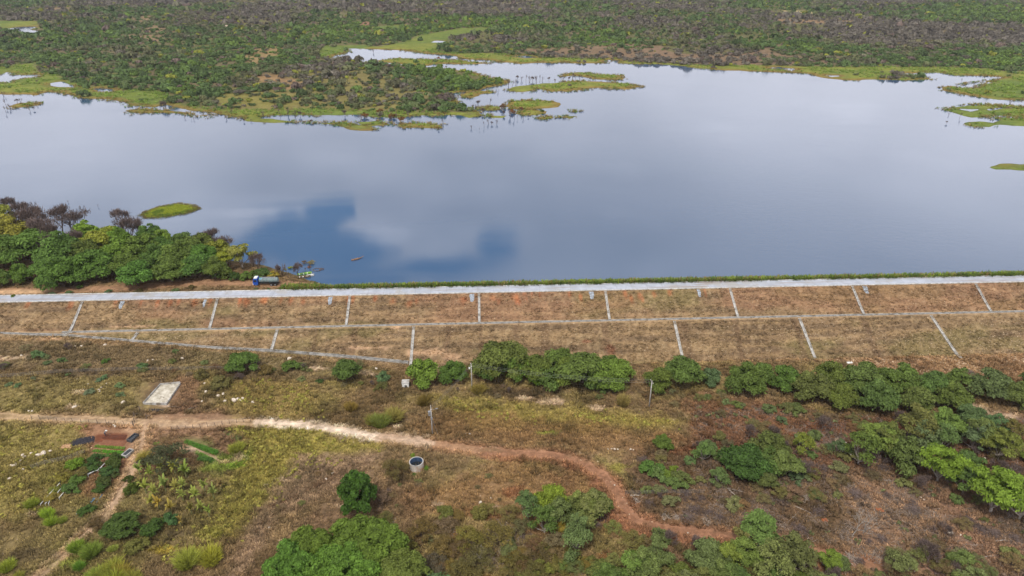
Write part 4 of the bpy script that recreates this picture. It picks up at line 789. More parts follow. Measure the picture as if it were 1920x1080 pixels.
rad = r.lognormal(.55, .38, len(xx))*1.15; rad = np.clip(rad*1.18, .9, 6.)*(1+.25*sm(yy, 700, 1500))
cols = np.zeros((len(xx), 3)); t_ = np.clip(green+r.normal(0, .07, len(xx)), 0, 1)[:, None]
cA, cB, cC, cD = (lin(c) for c in ((108, 102, 92), (104, 106, 74), (84, 104, 60), (98, 120, 56)))
cols = np.where(t_ < .45, cA+(cB-cA)*sm(t_, .34, .48), cB+(cC-cB)*sm(t_, .46, .58)); cols = cols+(cD-cols)*sm(t_, .66, .8)
q = r.random(len(xx)); cols = np.where((q < .03)[:, None], lin((132, 136, 56)), cols); cols = np.where((q > .965)[:, None], lin((112, 98, 90)), cols)
cols = cols*r.uniform(.65, 1.25, (len(xx), 1))*1.12
zz_ = height(xx, yy)-.1*rad; pos = np.stack([xx, yy, zz_], 1)
view = (np.abs(xx-.044*yy) < yy*.79)
order = np.argsort(-(rad/yy)*view*(yy > 395)); ind = order[:296]; rest = np.setdiff1d(np.arange(len(xx)), ind)
PF = [blobproto(s, 190, .20) for s in (201, 202, 203, 204)]
PFM = [mesh_np('far_bush', V, F, MLEAF, extra=ti) for V, F, ti in PF]
def zone(x, y):
    px = 960+FOC*((x*Rv[0]+y*Rv[1])/(x*Fv[0]+y*Fv[1]+(WZ-CAMH)*Fv[2]))
    return 'left' if px < 640 else ('middle' if px < 1280 else 'right')
for j, k in enumerate(ind):
    c = cols[k]; kind = 'dark green' if c[1] > c[0]*1.35 and c[1] < .14 else ('bright green' if c[1] > c[0]*1.3 else ('yellowish' if c[1] > .2 else 'olive brown'))
    zn = zone(xx[k], yy[k]); o = link('far_tree', PFM[j % 4], None, pos[k], float(r.uniform(0, 6.28)), (float(rad[k]),)*2+(float(rad[k]*r.uniform(.95, 1.3)),), c)
    tag(o, f'{kind} rounded tree on the {zn} part of the far shore', 'tree', f'{kind} trees on the {zn} of the far shore')
a_ = yy[rest] < 800
PN = [blobproto(s, 74, .30) for s in (211, 212, 213, 214)]; PL = [blobproto(s, 26, .5) for s in (221, 222, 223)]
hs_ = r.uniform(.8, 1.15, len(xx))
for m_, pr, nm, lb in ((rest[a_], PN, 'scrubland', 'mixed green and brown scrub covering the far shore nearest the lake'), (rest[~a_], PL, 'far_woodland', 'hazy brown-green woodland filling the distance beyond the lake')):
    tag(link(nm, scatter_mesh(nm, pr, pos[m_], rad[m_], cols[m_], MLEAFC, hs_[m_], 5)), lb, 'scrub', kind='stuff')
print('far plants', len(xx))
# ------------------------------------------------------------------ dead trees standing in the lake
SN = [(z2, p, h) for p, h in (((1160, 420), 5), ((1180, 425), 3.5), ((1205, 430), 5), ((1222, 435), 5.5), ((1240, 430), 6), ((1258, 437), 6), ((1275, 432), 5.5), ((1290, 430), 4), ((1325, 432), 5), ((1358, 440), 4), ((1385, 435), 3), ((1400, 430), 4), ((1430, 425), 4), ((1450, 415), 5), ((1468, 418), 4), ((1490, 430), 3), ((1545, 425), 3.5), ((1570, 425), 3), ((1060, 480), 4), ((1045, 470), 3.5), ((1000, 480), 4), ((1110, 455), 5), ((1130, 460), 5), ((1150, 450), 5), ((950, 560), 6), ((930, 590), 6), ((1010, 560), 6), ((1075, 585), 5), ((1085, 610), 4.5), ((1120, 620), 5), ((1140, 622), 5), ((1175, 600), 4), ((975, 600), 5), ((915, 680), 2.5), ((980, 670), 3.5), ((1005, 655), 3.2), ((1022, 660), 3.2), ((1050, 655), 3), ((960, 690), 1.8), ((765, 655), 3.5), ((740, 690), 2.5), ((830, 525), 3.5), ((1160, 630), 2.5), ((1190, 630), 3), ((1215, 620), 2.5),
      ((330, 640), 5), ((355, 645), 5), ((430, 635), 6), ((245, 615), 6), ((490, 640), 4), ((540, 655), 4), ((580, 620), 5), ((65, 650), 3), ((520, 630), 4), ((655, 320), 4), ((710, 335), 4), ((735, 330), 3), ((780, 325), 3), ((865, 330), 2), ((660, 380), 3), ((780, 360), 3), ((395, 280), 4))]
SN += [(z1, p, h) for p, h in (((40, 600), 5), ((60, 612), 4), ((100, 580), 5), ((118, 578), 4), ((30, 630), 4), ((170, 625), 3), ((190, 620), 3), ((20, 540), 4), ((205, 590), 3), ((700, 530), 4), ((790, 570), 3), ((1040, 668), 2), ((1075, 672), 2), ((1090, 674), 2), ((1372, 685), 3), ((1412, 684), 2), ((975, 648), 2), ((1275, 668), 3), ((1755, 690), 3), ((1480, 660), 5), ((1580, 650), 5), ((1660, 660), 5), ((1690, 655), 5), ((1620, 650), 5), ((1820, 660), 3), ((1300, 640), 4), ((920, 610), 7), ((935, 612), 6), ((900, 605), 5), ((400, 470), 5), ((540, 490), 5), ((210, 470), 4), ((330, 420), 5), ((250, 400), 7), ((280, 395), 7), ((225, 405), 6))]
SN += [(z3, p, h) for p, h in (((1585, 440), 4), ((1645, 475), 5), ((1562, 472), 3), ((1845, 555), 4), ((1580, 625), 4), ((1522, 612), 2), ((1508, 655), 2.5), ((1168, 440), 1.2), ((1230, 446), 1), ((1780, 430), 3))]
for i, (f, p, h) in enumerate(SN):
    q = Vector((*GZ(*f(*p), WZ), WZ-.2)); zn = zone(q.x, q.y)
    plant('snag' if i % 4 else 'bare', 'dead_tree', f'bare dead tree standing at the far water edge on the {zn}', 'tree', q, h*.36, (96, 86, 78), f'dead trees at the far water edge on the {zn}', 1.2)
# brownish drowned bushes at the far margin
for i, (x, y, w_) in enumerate(((495, 625, 6), (545, 640, 5), (1080, 575, 6), (1130, 600, 5), (740, 312, 4), (1180, 582, 4), (430, 598, 5), (350, 622, 6))):
    q = Vector((*GZ(*z2(x, y), WZ), WZ-.1)); plant('shrub', 'drowned_bush', 'rust-brown drowned bush at the far shore margin', 'bush', q, w_*.5, (118, 84, 50), 'drowned bushes at the far shore', 1.1, simple=True)
# ------------------------------------------------------------------ ground cover: tufts, hummocks, weeds, pebbles
def gcol(x, y):
    i = np.clip(np.searchsorted(NG[0], x), 0, len(NG[0])-1); j = np.clip(np.searchsorted(NG[1], y), 0, len(NG[1])-1); return NG[2][j, i]
def tuft(seed, n=7, h=.5, w=.05, sp=.3):
    r = np.random.default_rng(seed); a = r.uniform(0, 6.28, n); B = np.stack([np.cos(a)*sp*.5, np.sin(a)*sp*.5, np.zeros(n)-.03], 1)
    T = B+np.stack([np.cos(a)*sp*r.uniform(.6, 1.6, n), np.sin(a)*sp*r.uniform(.6, 1.6, n), h*r.uniform(.5, 1.1, n)], 1)
    s = np.stack([-np.sin(a), np.cos(a), np.zeros(n)], 1)*w; V = np.stack([B-s*1.4, B+s*1.4, T+s*.6, T-s*.6], 1).reshape(-1, 3)
    return V, np.arange(4*n).reshape(-1, 4), np.clip(r.normal(1, .2, n), .5, 1.6)
TU = [tuft(s, 7, .42, .07, .34) for s in (301, 302, 303, 304)]
WD = [tuft(s, 14, .9, .06, .5) for s in (311, 312, 313)]
HU = [blobproto(s, 22, .42, .7) for s in (321, 322, 323)]
def inview(x, y, m=4):
    d = x*Fv[0]+y*Fv[1]+(0-CAMH)*Fv[2]; u = (x*Rv[0]+y*Rv[1])/d; return np.abs(u) < .75+m/d
def pick(n, y0, y1, f, seed):
    r = np.random.default_rng(seed); y = r.uniform(y0, y1, n); x = r.uniform(-190, 190, n); m = inview(x, y); x, y = x[m], y[m]; p = f(x, y); m = r.random(len(x)) < p; return x[m], y[m], r
def free(x, y): # off the roads
    k = np.ones(len(x), bool)
    for P_, w_ in ROADS: k &= segd(x, y, P_, False) > w_
    for P_ in NOGROW: k &= sdfb(x, y, P_, 5) < 0
    return k
ROADS = [(PG(((-300, 775), (-50, 778), (120, 785), (250, 790), (380, 794), (492, 792), (560, 796), (620, 804), (700, 817), (760, 824), (805, 830), (870, 840), (960, 849), (1040, 853), (1090, 865), (1130, 890), (1155, 920), (1170, 950), (1195, 975), (1240, 990), (1330, 1000), (1430, 1012), (1520, 1035), (1600, 1055), (1750, 1075))), 1.25),
         (PG(((272, 795), (262, 850), (238, 900), (205, 960), (150, 1010), (110, 1050), (60, 1095))), .6)]
NOGROW = [PG(p) for p in (((172, 800), (256, 803), (250, 862), (170, 862)), ((262, 716), (346, 716), (318, 770), (258, 770)), ((283, 777), (455, 776), (470, 800), (300, 806)), ((345, 822), (372, 818), (414, 850), (402, 872), (350, 850)))]
def slopem(x, y): return (y > 166) & (dam(y)+.05 > base(x, y))
def cover(name, label, protos, n, y0, y1, f, rad, colf, seed, mat=MGRASS, cat='grass'):
    x, y, r = pick(n, y0, y1, f, seed); z = height(x, y); R_ = r.uniform(*rad, len(x)); c = colf(x, y, r)
    tag(link(name, scatter_mesh(name, protos, np.stack([x, y, z], 1), R_, c, mat, r.uniform(.7, 1.2, len(x)), seed)), label, cat, kind='stuff'); print(name, len(x))
def gc(mul, tint=(1, 1, 1), v=.3):
    return lambda x, y, r: np.clip(gcol(x, y)*mul*np.array(tint)*r.uniform(1-v, 1+v, (len(x), 1)), 0, .8)
cover('dry_grass', 'short dry grass over the foreground fields', TU, 260000, 84, 186, lambda x, y: np.where(slopem(x, y), .0, .3+.7*sm(fbm(x*.15, y*.15, 91), .35, .6))*(free(x, y)), (.6, 1.3), gc(1.55, (1.02, 1, .88), .42), 401)
cover('dark_weeds', 'dark low weeds and withered plants over the fields', WD, 46000, 84, 182, lambda x, y: np.where(slopem(x, y), 0, sm(fbm(x*.11+7, y*.11, 92), .50, .64))*free(x, y)*.8, (.5, 1.15), gc(1.02, (.98, 1, .86), .4), 402)
cover('slope_grass', 'sparse dry grass on the embankment slopes', TU, 80000, 168, 194, lambda x, y: np.where(slopem(x, y) & (np.abs(y-183.3) > .9), .25+.5*sm(fbm(x*.2, y*.5, 93), .4, .6), 0), (.35, .8), gc(1.15, (1, 1, .9), .42), 403)
HUMP = [(PG(p), d) for p, d in ((((430, 800), (540, 800), (700, 830), (720, 842), (640, 858), (560, 890), (500, 960), (440, 1010), (390, 1010), (385, 960), (430, 880)), .8), (((820, 745), (960, 752), (1000, 790), (880, 795)), .5), (((1040, 770), (1110, 768), (1290, 787), (1260, 802), (1080, 790)), .9), (((420, 715), (560, 715), (600, 780), (440, 787)), .5), (((-60, 800), (150, 800), (170, 870), (60, 960), (-60, 1000)), .3), (((280, 1000), (470, 960), (440, 1020), (330, 1060)), .5))]
def hump(x, y):
    p = np.zeros(len(x)); w_ = fbm(x*.35, y*.35, 94, 3)
    for P_, d in HUMP: p = np.maximum(p, d*sm(sdfb(x, y, P_, 12)+(w_-.5)*9, -1, 2))
    return p*sm(fbm(x*.9, y*.9, 95, 2), .42, .58)*free(x, y)
cover('yellow_ground_cover', 'hummocky yellow-green ground cover in patches', HU, 60000, 84, 166, hump, (.28, .62), lambda x, y, r: np.clip(lin((134, 128, 62))*1.5*r.uniform(.7, 1.25, (len(x), 1))*np.array([1, 1, 1]), 0, .8), 404, MLEAFC)
bankc = lambda x, y, r: np.where(r.random((len(x), 1)) < .35, lin((76, 98, 48)), np.where(r.random((len(x), 1)) < .3, lin((122, 104, 66)), lin((112, 128, 50))))*1.15*r.uniform(.7, 1.25, (len(x), 1))
cover('bank_grass', 'green grass and weeds fringing the lake along the crest road', WD, 16000, CR1+.3, CR1+3.4, lambda x, y: (.35+.65*sm(fbm(x*.25, y*.6, 96), .4, .55))*(x > -66), (.7, 1.7), bankc, 405)
cover('bank_weeds', 'bushy green weeds fringing the lake along the crest road', HU, 2600, CR1+.5, CR1+3.6, lambda x, y: sm(fbm(x*.15, y*.2, 97), .45, .6)*(x > -66), (.35, 1.0), bankc, 406, MLEAFC)
cover('track_grass', 'dry grass between the lakeside track and the crest road', TU, 9000, CR1+.4, 222, lambda x, y: ((sdfb(x, y, NLAND, 20) > .5) & (segd(x, y, PG(((-300, 550), (120, 545), (250, 539), (400, 529), (560, 534))), False) > 2.0))*.9, (.6, 1.3), gc(1.05, (1, 1.02, .9), .4), 407)
isd = lambda x, y: (sdfb(x, y, NISL[0], 20) > -1.5).astype(float)
r = np.random.default_rng(5); x = r.uniform(-170, -95, 40000); y = r.uniform(255, 300, 40000); m = isd(x, y) > 0; x, y = x[m][:5000], y[m][:5000]
tag(link('islet_grass', scatter_mesh('islet_grass', WD, np.stack([x, y, height(x, y)], 1), r.uniform(.25, .5, len(x)), np.where(sdfb(x, y, NISL[0], 20)[:, None]+r.normal(0, 1.2, (len(x), 1)) < 1.2, lin((112, 100, 58)), np.where(fbm(x*.25, y*.25, 44)[:, None] > .5, lin((140, 150, 50)), lin((100, 120, 44))))*1.25*r.uniform(.75, 1.2, (len(x), 1)), MGRASS, None, 3)), 'bright green grass on the small islet in the lake', 'grass', kind='stuff')
def stonep(seed, n=1):
    r = np.random.default_rng(seed); V = np.array([[1, 0, 0], [0, 1, 0], [-1, 0, 0], [0, -1, 0], [0, 0, .8], [0, 0, -.5]])*r.uniform(.7, 1.1, (6, 1))
    return V, np.array([[0, 1, 4, 4], [1, 2, 4, 4], [2, 3, 4, 4], [3, 0, 4, 4]]), np.clip(r.normal(1, .1, 4), .8, 1.2)
def stoneq(seed):
    r = np.random.default_rng(seed); V = np.array([[1, -.8, -.1], [1, .8, -.1], [-1, .8, -.1], [-1, -.8, -.1], [.55, -.45, .55], [.6, .5, .6], [-.5, .5, .5], [-.6, -.4, .6]])*r.uniform(.8, 1.15, (8, 1))
    return V, np.array([[4, 5, 6, 7], [0, 1, 5, 4], [1, 2, 6, 5], [2, 3, 7, 6], [3, 0, 4, 7]]), np.ones(5)
SQ = [stoneq(s) for s in (1, 2, 3)]
MSTC = ground_mat('pebble_stone', 6., .8, 1.2)
stc = lambda x, y, r: lin((176, 158, 134))*r.uniform(.6, 1.35, (len(x), 1))
cover('slope_pebbles', 'pale pebbles scattered over the lower embankment slope', SQ, 21000, 168, 182.5, lambda x, y: slopem(x, y)*(.12+.5*sm(fbm(x*.05, y*.15, 98), .4, .62)+.0*x), (.05, .15), stc, 411, MSTC, 'pebbles')
cover('upper_slope_pebbles', 'pale pebbles scattered over the upper embankment slope', SQ, 6000, 184.5, 193.6, lambda x, y: slopem(x, y)*.5, (.04, .13), stc, 412, MSTC, 'pebbles')
RUN = PG(((1560, 676), (1700, 672), (1960, 664), (2200, 668), (1960, 730), (1830, 712), (1700, 700)))
cover('runout_rubble', 'rubble of pale stones below the rightmost lower channel', SQ, 30000, 150, 176, lambda x, y: (sdfb(x, y, RUN, 10)+(fbm(x*.3, y*.3, 99)-.5)*4 > 0).astype(float), (.08, .26), stc, 413, MSTC, 'rubble')
cover('field_stones', 'small pale stones strewn in the fields', SQ, 9000, 86, 172, lambda x, y: sm(fbm(x*.09, y*.09, 100), .5, .62)*.6, (.06, .17), stc, 414, MSTC, 'stones')
def twigp(seed, n=16):
    r = np.random.default_rng(seed); a = r.uniform(0, 3.14, n); L = r.uniform(.4, 1.3, n); c = r.normal(size=(n, 3))*np.array([.5, .5, .06]); c[:, 2] = abs(c[:, 2])+.08
    d = np.stack([np.cos(a), np.sin(a), r.normal(0, .18, n)], 1); w_ = np.stack([-np.sin(a), np.cos(a), np.zeros(n)], 1)*.035
    V = np.stack([c-d*L[:, None]*.5-w_, c-d*L[:, None]*.5+w_, c+d*L[:, None]*.5+w_*.5, c+d*L[:, None]*.5-w_*.5], 1).reshape(-1, 3); return V, np.arange(4*n).reshape(-1, 4), np.clip(r.normal(1, .25, n), .5, 1.7)
TW = [twigp(s) for s in (331, 332, 333)]
BRP = [PG(p) for p in (((1180, 880), (1420, 820), (1960, 780), (2000, 1100), (1420, 1085), (1500, 1010), (1250, 975), (1190, 930)), ((800, 1000), (960, 980), (1150, 1080), (900, 1090)), ((1300, 760), (1960, 790), (1960, 850), (1300, 840)))]
def brd(x, y):
    p = np.zeros(len(x))
    for P_ in BRP: p = np.maximum(p, sm(sdfb(x, y, P_, 12), -1, 3))
    return p*(.2+.8*sm(fbm(x*.13, y*.13, 101), .45, .6))*free(x, y)
cover('fallen_twigs', 'litter of grey-brown fallen twigs over the cleared ground', TW, 26000, 84, 166, brd, (.7, 1.5), lambda x, y, r: lin((132, 118, 106))*r.uniform(.5, 1.45, (len(x), 1)), 415, MLEAFC, 'twigs')
cover('field_brush', 'low dead brown brush over the cleared ground', HU, 17000, 84, 166, lambda x, y: brd(x, y)*sm(fbm(x*.3, y*.3, 102), .5, .62), (.3, .9), lambda x, y, r: np.where(r.random((len(x), 1)) < .35, lin((104, 108, 70)), lin((108, 90, 74)))*r.uniform(.7, 1.4, (len(x), 1)), 416, MLEAFC, 'brush')
rm = np.random.default_rng(31); n = 90000; my = rm.uniform(395, 760, n); mxx = rm.uniform(-1, 1, n)*(my*.8+40)+my*.03
ms = shore(mxx, my)+9*(fbm(mxx*.035, my*.035, 2, 4)-.5)*1.2+5*(fbm(mxx*.14, my*.14, 13, 3)-.5)
mk = np.zeros(n, bool)
for P_ in MARW+ISLW: mk |= sdfb(mxx, my, P_, 30) > -3
mk |= (ms < 9); mk &= (ms > -3.5) & (rm.random(n) < np.where(ms < 2, .75, .6)*sm(fbm(mxx*.07, my*.07, 33), .38, .5)); mxx, my, ms = mxx[mk], my[mk], ms[mk]
mc = np.where((ms < 5)[:, None], lin((118, 104, 62)), lin((106, 126, 52))); mc = np.where(rm.random((len(ms), 1)) < .3, lin((88, 108, 46)), mc)*1.4*rm.uniform(.75, 1.25, (len(ms), 1))
tag(link('marsh_reeds', scatter_mesh('marsh_reeds', WD, np.stack([mxx, my, np.maximum(height(mxx, my), WZ-.2)], 1), rm.uniform(.8, 1.9, len(ms)), mc, MGRASS, rm.uniform(.5, .9, len(ms)), 9)), 'green and brown reeds fringing the far shore and its islets', 'reeds', kind='stuff'); print('reeds', len(ms))
# scattered small scrub on the cleared land at right
def scat(poly, n, kinds, name, label, cat, group, wr, seed, hs=1.):
    r_ = np.random.default_rng(seed); pa = np.array(poly, float); k = 0
    while k < n:
        px, py = r_.uniform(pa[:, 0].min(), pa[:, 0].max()), r_.uniform(pa[:, 1].min(), pa[:, 1].max())
        if sdf(np.array([px]), np.array([py]), poly)[0] < 0: continue
        p = G(px, py)
        if not free(np.array([p.x]), np.array([p.y]))[0]: continue
        kd, c = kinds[r_.integers(len(kinds))]; plant(kd, name, label, cat, p, r_.uniform(*wr)*mpp(p)/2, c, group, hs); k += 1
tallrows()
DRY = [('scrub', (124, 112, 90)), ('scrub', (104, 92, 72)), ('scrub', (108, 116, 78)), ('shrub', (108, 122, 84)), ('shrub', (94, 114, 66)), ('bare', (122, 110, 98))]
scat([(1180, 860), (1420, 810), (1930, 830), (1930, 960), (1640, 920), (1420, 960), (1220, 960)], 90, DRY, 'scrub_bush', 'small dry grey-green scrub bush on the cleared ground at right', 'bush', 'scrub bushes on the cleared ground', (18, 46), 61, .9)
scat([(1340, 760), (1930, 800), (1930, 850), (1340, 830)], 34, DRY, 'scrub_bush', 'small dry scrub bush between the long tree row and the clearing', 'bush', 'scrub bushes under the long row', (18, 44), 62, .9)
scat([(1150, 1010), (1560, 1040), (1920, 1060), (1920, 1130), (1100, 1130)], 100, DRY+[('thin', (104, 122, 76)), ('mesq', (96, 118, 66))], 'scrub_bush', 'mixed low scrub below the red road at the bottom right', 'bush', 'low scrub at the bottom right', (26, 64), 63, 1.)
scat([(800, 960), (960, 960), (1100, 1030), (1140, 1130), (780, 1130)], 60, DRY[:3]+[('scrub', (122, 112, 62)), ('shrub', (104, 108, 56))], 'scrub_bush', 'olive or brown scrub bush in the thicket below the middle', 'bush', 'thicket scrub below the middle', (24, 52), 64, 1.)
scat([(1700, 1000), (1930, 960), (1930, 1110), (1560, 1110)], 22, DRY, 'scrub_bush', 'small grey-green scrub bush in the far bottom-right corner', 'bush', 'scrub in the bottom-right corner', (16, 44), 68, .9)
scat([(0, 650), (700, 680), (900, 735), (600, 735), (400, 710), (0, 700)], 34, DRY, 'dry_shrub', 'small dry shrub on the field under the embankment at left', 'bush', 'dry shrubs under the embankment at left', (12, 26), 65, .8)
scat([(880, 725), (1350, 725), (1400, 770), (1200, 760), (880, 745)], 26, DRY, 'dry_shrub', 'small dry shrub just below the trees at the embankment foot', 'bush', 'dry shrubs below the middle trees', (12, 28), 66, .8)
scat([(560, 880), (1100, 880), (1120, 930), (760, 950), (560, 960)], 16, DRY[:3], 'dry_shrub', 'small dry shrub around the round tank field', 'bush', 'dry shrubs near the round tank', (8, 20), 67, .8)
# ------------------------------------------------------------------ stones lying in the fields
def rockmesh(seed):
    r = random.Random(seed); bm = bmesh.new(); bmesh.ops.create_icosphere(bm, subdivisions=2, radius=1)
    ph = [Vector((r.uniform(-1, 1), r.uniform(-1, 1), r.uniform(-1, 1))).normalized() for _ in range(9)]
    for v in bm.verts:
        for p in ph:
            d = v.co.dot(p)
            if d > .72: v.co -= p*(d-.72)
        v.co = Vector((v.co.x*1.15, v.co.y*.9, v.co.z*.75))
    me = bpy.data.meshes.new('stone'); bm.to_mesh(me); bm.free(); me.materials.append(MROCK); return me
RK = [rockmesh(s) for s in (1, 2, 3, 4)]
q6, q8, q9, q10, q11 = zq(3.856, 0, 620), zq(3.6, 440, 620), zq(4, 480, 820), zq(4, 940, 820), zq(4, 1440, 820)
ST = [(q6, 155, 180, 6), (q6, 715, 425, 5), (q6, 735, 410, 5), (q6, 750, 400, 4), (q6, 770, 382, 4), (q6, 722, 438, 5), (q6, 637, 385, 4), (q6, 208, 580, 5), (q6, 233, 582, 6), (q6, 228, 886, 7), (q6, 275, 897, 9), (q6, 315, 882, 13), (q6, 365, 869, 7), (q6, 112, 968, 8), (q6, 95, 975, 7), (q6, 165, 897, 7), (q6, 176, 912, 7), (q6, 150, 937, 6), (q6, 80, 972, 5), (q6, 210, 906, 5), (q6, 70, 1069, 8), (q6, 1490, 440, 8), (q6, 1578, 470, 8), (q6, 1614, 457, 8), (q6, 1625, 509, 8), (q6, 1692, 502, 13), (q6, 1735, 502, 7), (q6, 1757, 494, 5), (q6, 1830, 520, 6), (q6, 1460, 510, 6), (q6, 1480, 380, 6), (q6, 1317, 200, 8), (q6, 1068, 216, 6), (q6, 1105, 211, 5), (q6, 760, 101, 7), (q6, 590, 111, 6), (q6, 545, 111, 4), (q6, 832, 691, 6), (q6, 822, 682, 5), (q6, 505, 356, 3), (q6, 560, 349, 3), (q6, 168, 1001, 5), (q6, 540, 552, 10), (q6, 890, 517, 10),
      (q8, 370, 187, 10), (q8, 20, 462, 9), (q8, 52, 457, 7), (q8, 120, 482, 7), (q8, 955, 256, 7), (q8, 1560, 695, 5), (q8, 1585, 697, 6), (q9, 575, 268, 7), (q9, 525, 312, 6), (q9, 65, 357, 6), (q9, 92, 352, 6), (q9, 100, 677, 6), (q9, 1685, 487, 9), (q9, 1380, 640, 5), (q9, 1045, 612, 5), (q9, 1762, 456, 4), (q10, 850, 87, 6), (q10, 872, 89, 5), (q10, 828, 86, 4), (q10, 800, 89, 4), (q10, 970, 90, 6), (q10, 992, 93, 4), (q10, 850, 358, 4), (q10, 1115, 766, 7), (q10, 1100, 774, 6), (q10, 1080, 783, 6), (q10, 1400, 716, 4), (q11, 1620, 156, 7), (q11, 1145, 451, 5), (q11, 1170, 466, 4), (q11, 1365, 712, 12), (q11, 1445, 732, 5), (q11, 580, 47, 10), (q11, 1100, 1005, 5)]
for i, (f, x, y, w_) in enumerate(sorted(ST, key=lambda s_: s_[0](s_[1], s_[2])[0])):
    px, py = f(x, y); p = G(px, py+w_*.1); s = max(w_/(3.9 if f is not q9 else 4)*mpp(p)*.9*2, .22)
    s = min(s, 1.1); o = link('stone', RK[i % 4], None, p+Vector((0, 0, s*.25)), i*1.7, (s, s, s*.9))
    zone_ = 'beside the concrete pen and gardens' if px < 480 and py < 800 else ('in the lower left field' if px < 480 else ('in the middle field' if px < 1180 else 'on the cleared ground at right'))
    tag(o, f'pale weathered stone lying {zone_}', 'stone', f'stones {zone_}')
# ------------------------------------------------------------------ logs and brush piles
def heap(seed, n=150):
    r = random.Random(seed); m = MB()
    for i in range(n):
        a = r.uniform(0, 6.28); q = r.random()**.7*1.5; c = Vector((math.cos(a)*q, math.sin(a)*q*.8, max(.05, (1-q/1.6)*.9*r.random()))); b = r.uniform(0, 3.14); L = r.uniform(.5, 1.5)
        d = Vector((math.cos(b), math.sin(b), r.uniform(-.25, .35)))*L*.5; t = r.uniform(.012, .04)
        m.tube([c-d, c+Vector((r.uniform(-.1, .1), r.uniform(-.1, .1), .05)), c+d], [t, t*.9, t*.5], 3, False)
    return m
HP = {'g': [heap(s).mesh('brush', MTWIG) for s in (1, 2, 3)], 'w': [heap(s, 80).mesh('brush', MLOG) for s in (4, 5)]}
BR = [(q10, 1010, 472, 'w', 20), (q10, 1110, 500, 'g', 24), (q10, 1230, 590, 'w', 20), (q10, 1305, 600, 'w', 16), (q10, 1400, 605, 'g', 30), (q10, 1540, 632, 'w', 18), (q10, 1450, 545, 'g', 30), (q10, 1390, 440, 'g', 30), (q10, 1560, 565, 'g', 24), (q10, 1640, 610, 'g', 26), (q10, 750, 600, 'g', 26), (q10, 720, 660, 'g', 22), (q10, 1060, 170, 'g', 22), (q10, 1500, 470, 'g', 26), (q11, 420, 245, 'g', 30), (q11, 500, 330, 'g', 28), (q11, 590, 360, 'w', 26), (q11, 270, 455, 'w', 22), (q11, 100, 485, 'g', 26), (q11, 1090, 545, 'g', 28), (q11, 1250, 700, 'g', 24), (q11, 1080, 490, 'g', 20), (q11, 890, 432, 'g', 18), (q11, 1210, 862, 'g', 24), (q11, 990, 885, 'g', 24), (q11, 620, 915, 'w', 30), (q11, 680, 930, 'g', 20), (q11, 1440, 985, 'g', 40), (q11, 1300, 1005, 'g', 34), (q11, 1530, 970, 'g', 34), (q11, 1800, 925, 'g', 34), (q11, 1690, 725, 'g', 34), (q11, 1500, 625, 'g', 26), (q11, 1600, 700, 'g', 34), (q11, 850, 765, 'g', 24), (q11, 760, 790, 'g', 20), (q11, 650, 430, 'g', 34), (q11, 950, 1010, 'g', 30), (q11, 240, 700, 'g', 34), (q11, 380, 560, 'g', 30), (q11, 1850, 760, 'g', 30), (q11, 860, 230, 'g', 28), (q11, 1700, 260, 'g', 34), (q11, 1850, 240, 'g', 34),
      (zd, 1560, 745, 'g', 20), (q11, 80, 260, 'g', 24), (q10, 1000, 960, 'g', 20), (q10, 220, 960, 'g', 24), (q10, 200, 750, 'g', 22), (q9, 1030, 640, 'w', 14), (q9, 1000, 405, 'g', 16), (q9, 60, 185, 'g', 10)]
for i, (f, x, y, k, w_) in enumerate(sorted(BR, key=lambda s_: s_[0](s_[1], s_[2])[0])):
    p = G(*f(x, y)); s = w_*mpp(p)/2.6; o = link('brush_pile', HP[k][i % len(HP[k])], None, p, i*2.1, (s, s, s*.8)); kk = 'pale' if k == 'w' else 'grey-brown'
    tag(o, f'{kk} heap of cut branches on the cleared ground', 'brush pile', f'{kk} heaps of cut branches')
LG = [(q11, 1005, 630, 1120, 680, .14), (q11, 1185, 797, 1265, 770, .16), (q11, 1265, 835, 1300, 800, .1), (q11, 1705, 782, 1800, 775, .12), (q11, 190, 515, 325, 572, .1), (q11, 145, 640, 230, 560, .07), (q11, 665, 340, 705, 372, .07), (q11, 780, 320, 1000, 325, .09), (q11, 1560, 915, 1720, 885, .1), (q11, 1720, 870, 1880, 885, .12), (q11, 560, 545, 480, 420, .06), (q10, 965, 443, 1062, 445, .13), (q10, 968, 434, 1040, 436, .1), (q10, 1205, 435, 1270, 472, .08), (q10, 1315, 472, 1350, 420, .08), (q10, 1690, 382, 1815, 492, .12), (q10, 1650, 372, 1830, 415, .09), (q10, 1700, 520, 1800, 490, .08), (q10, 1500, 610, 1540, 640, .08), (zd, 300, 0, 300, 0, 0), (q11, 90, 480, 10, 450, .06), (q11, 1280, 90, 1180, 60, .0), (q6, 1215, 552, 1320, 560, .1), (q6, 1340, 580, 1440, 545, .08)]
LG = [l for l in LG if l[5] > 0]
for i, (f, x0, y0, x1, y1, rr) in enumerate(sorted(LG, key=lambda l: l[0](l[1], l[2])[0])):
    a, b_ = G(*f(x0, y0)), G(*f(x1, y1)); a.z = hz(a.x, a.y)+rr; b_.z = hz(b_.x, b_.y)+rr; d = b_-a; m = MB(); rnd = random.Random(i)
    mid = d*.5+Vector((rnd.uniform(-.2, .2), rnd.uniform(-.2, .2), .08)); m.tube([(0, 0, 0), mid, d], [rr, rr*.8, rr*.4], 6)
    for t in (.45, .7): m.tube([d*t, d*(t+.1)+Vector((rnd.uniform(-.5, .5), rnd.uniform(-.5, .5), rnd.uniform(.1, .6)))], [rr*.4, rr*.12], 4)
    tag(m.build('fallen_branch', MLOG, None, a), f'bleached fallen branch on the bare ground, {nth(i)}', 'branch', 'fallen branches')
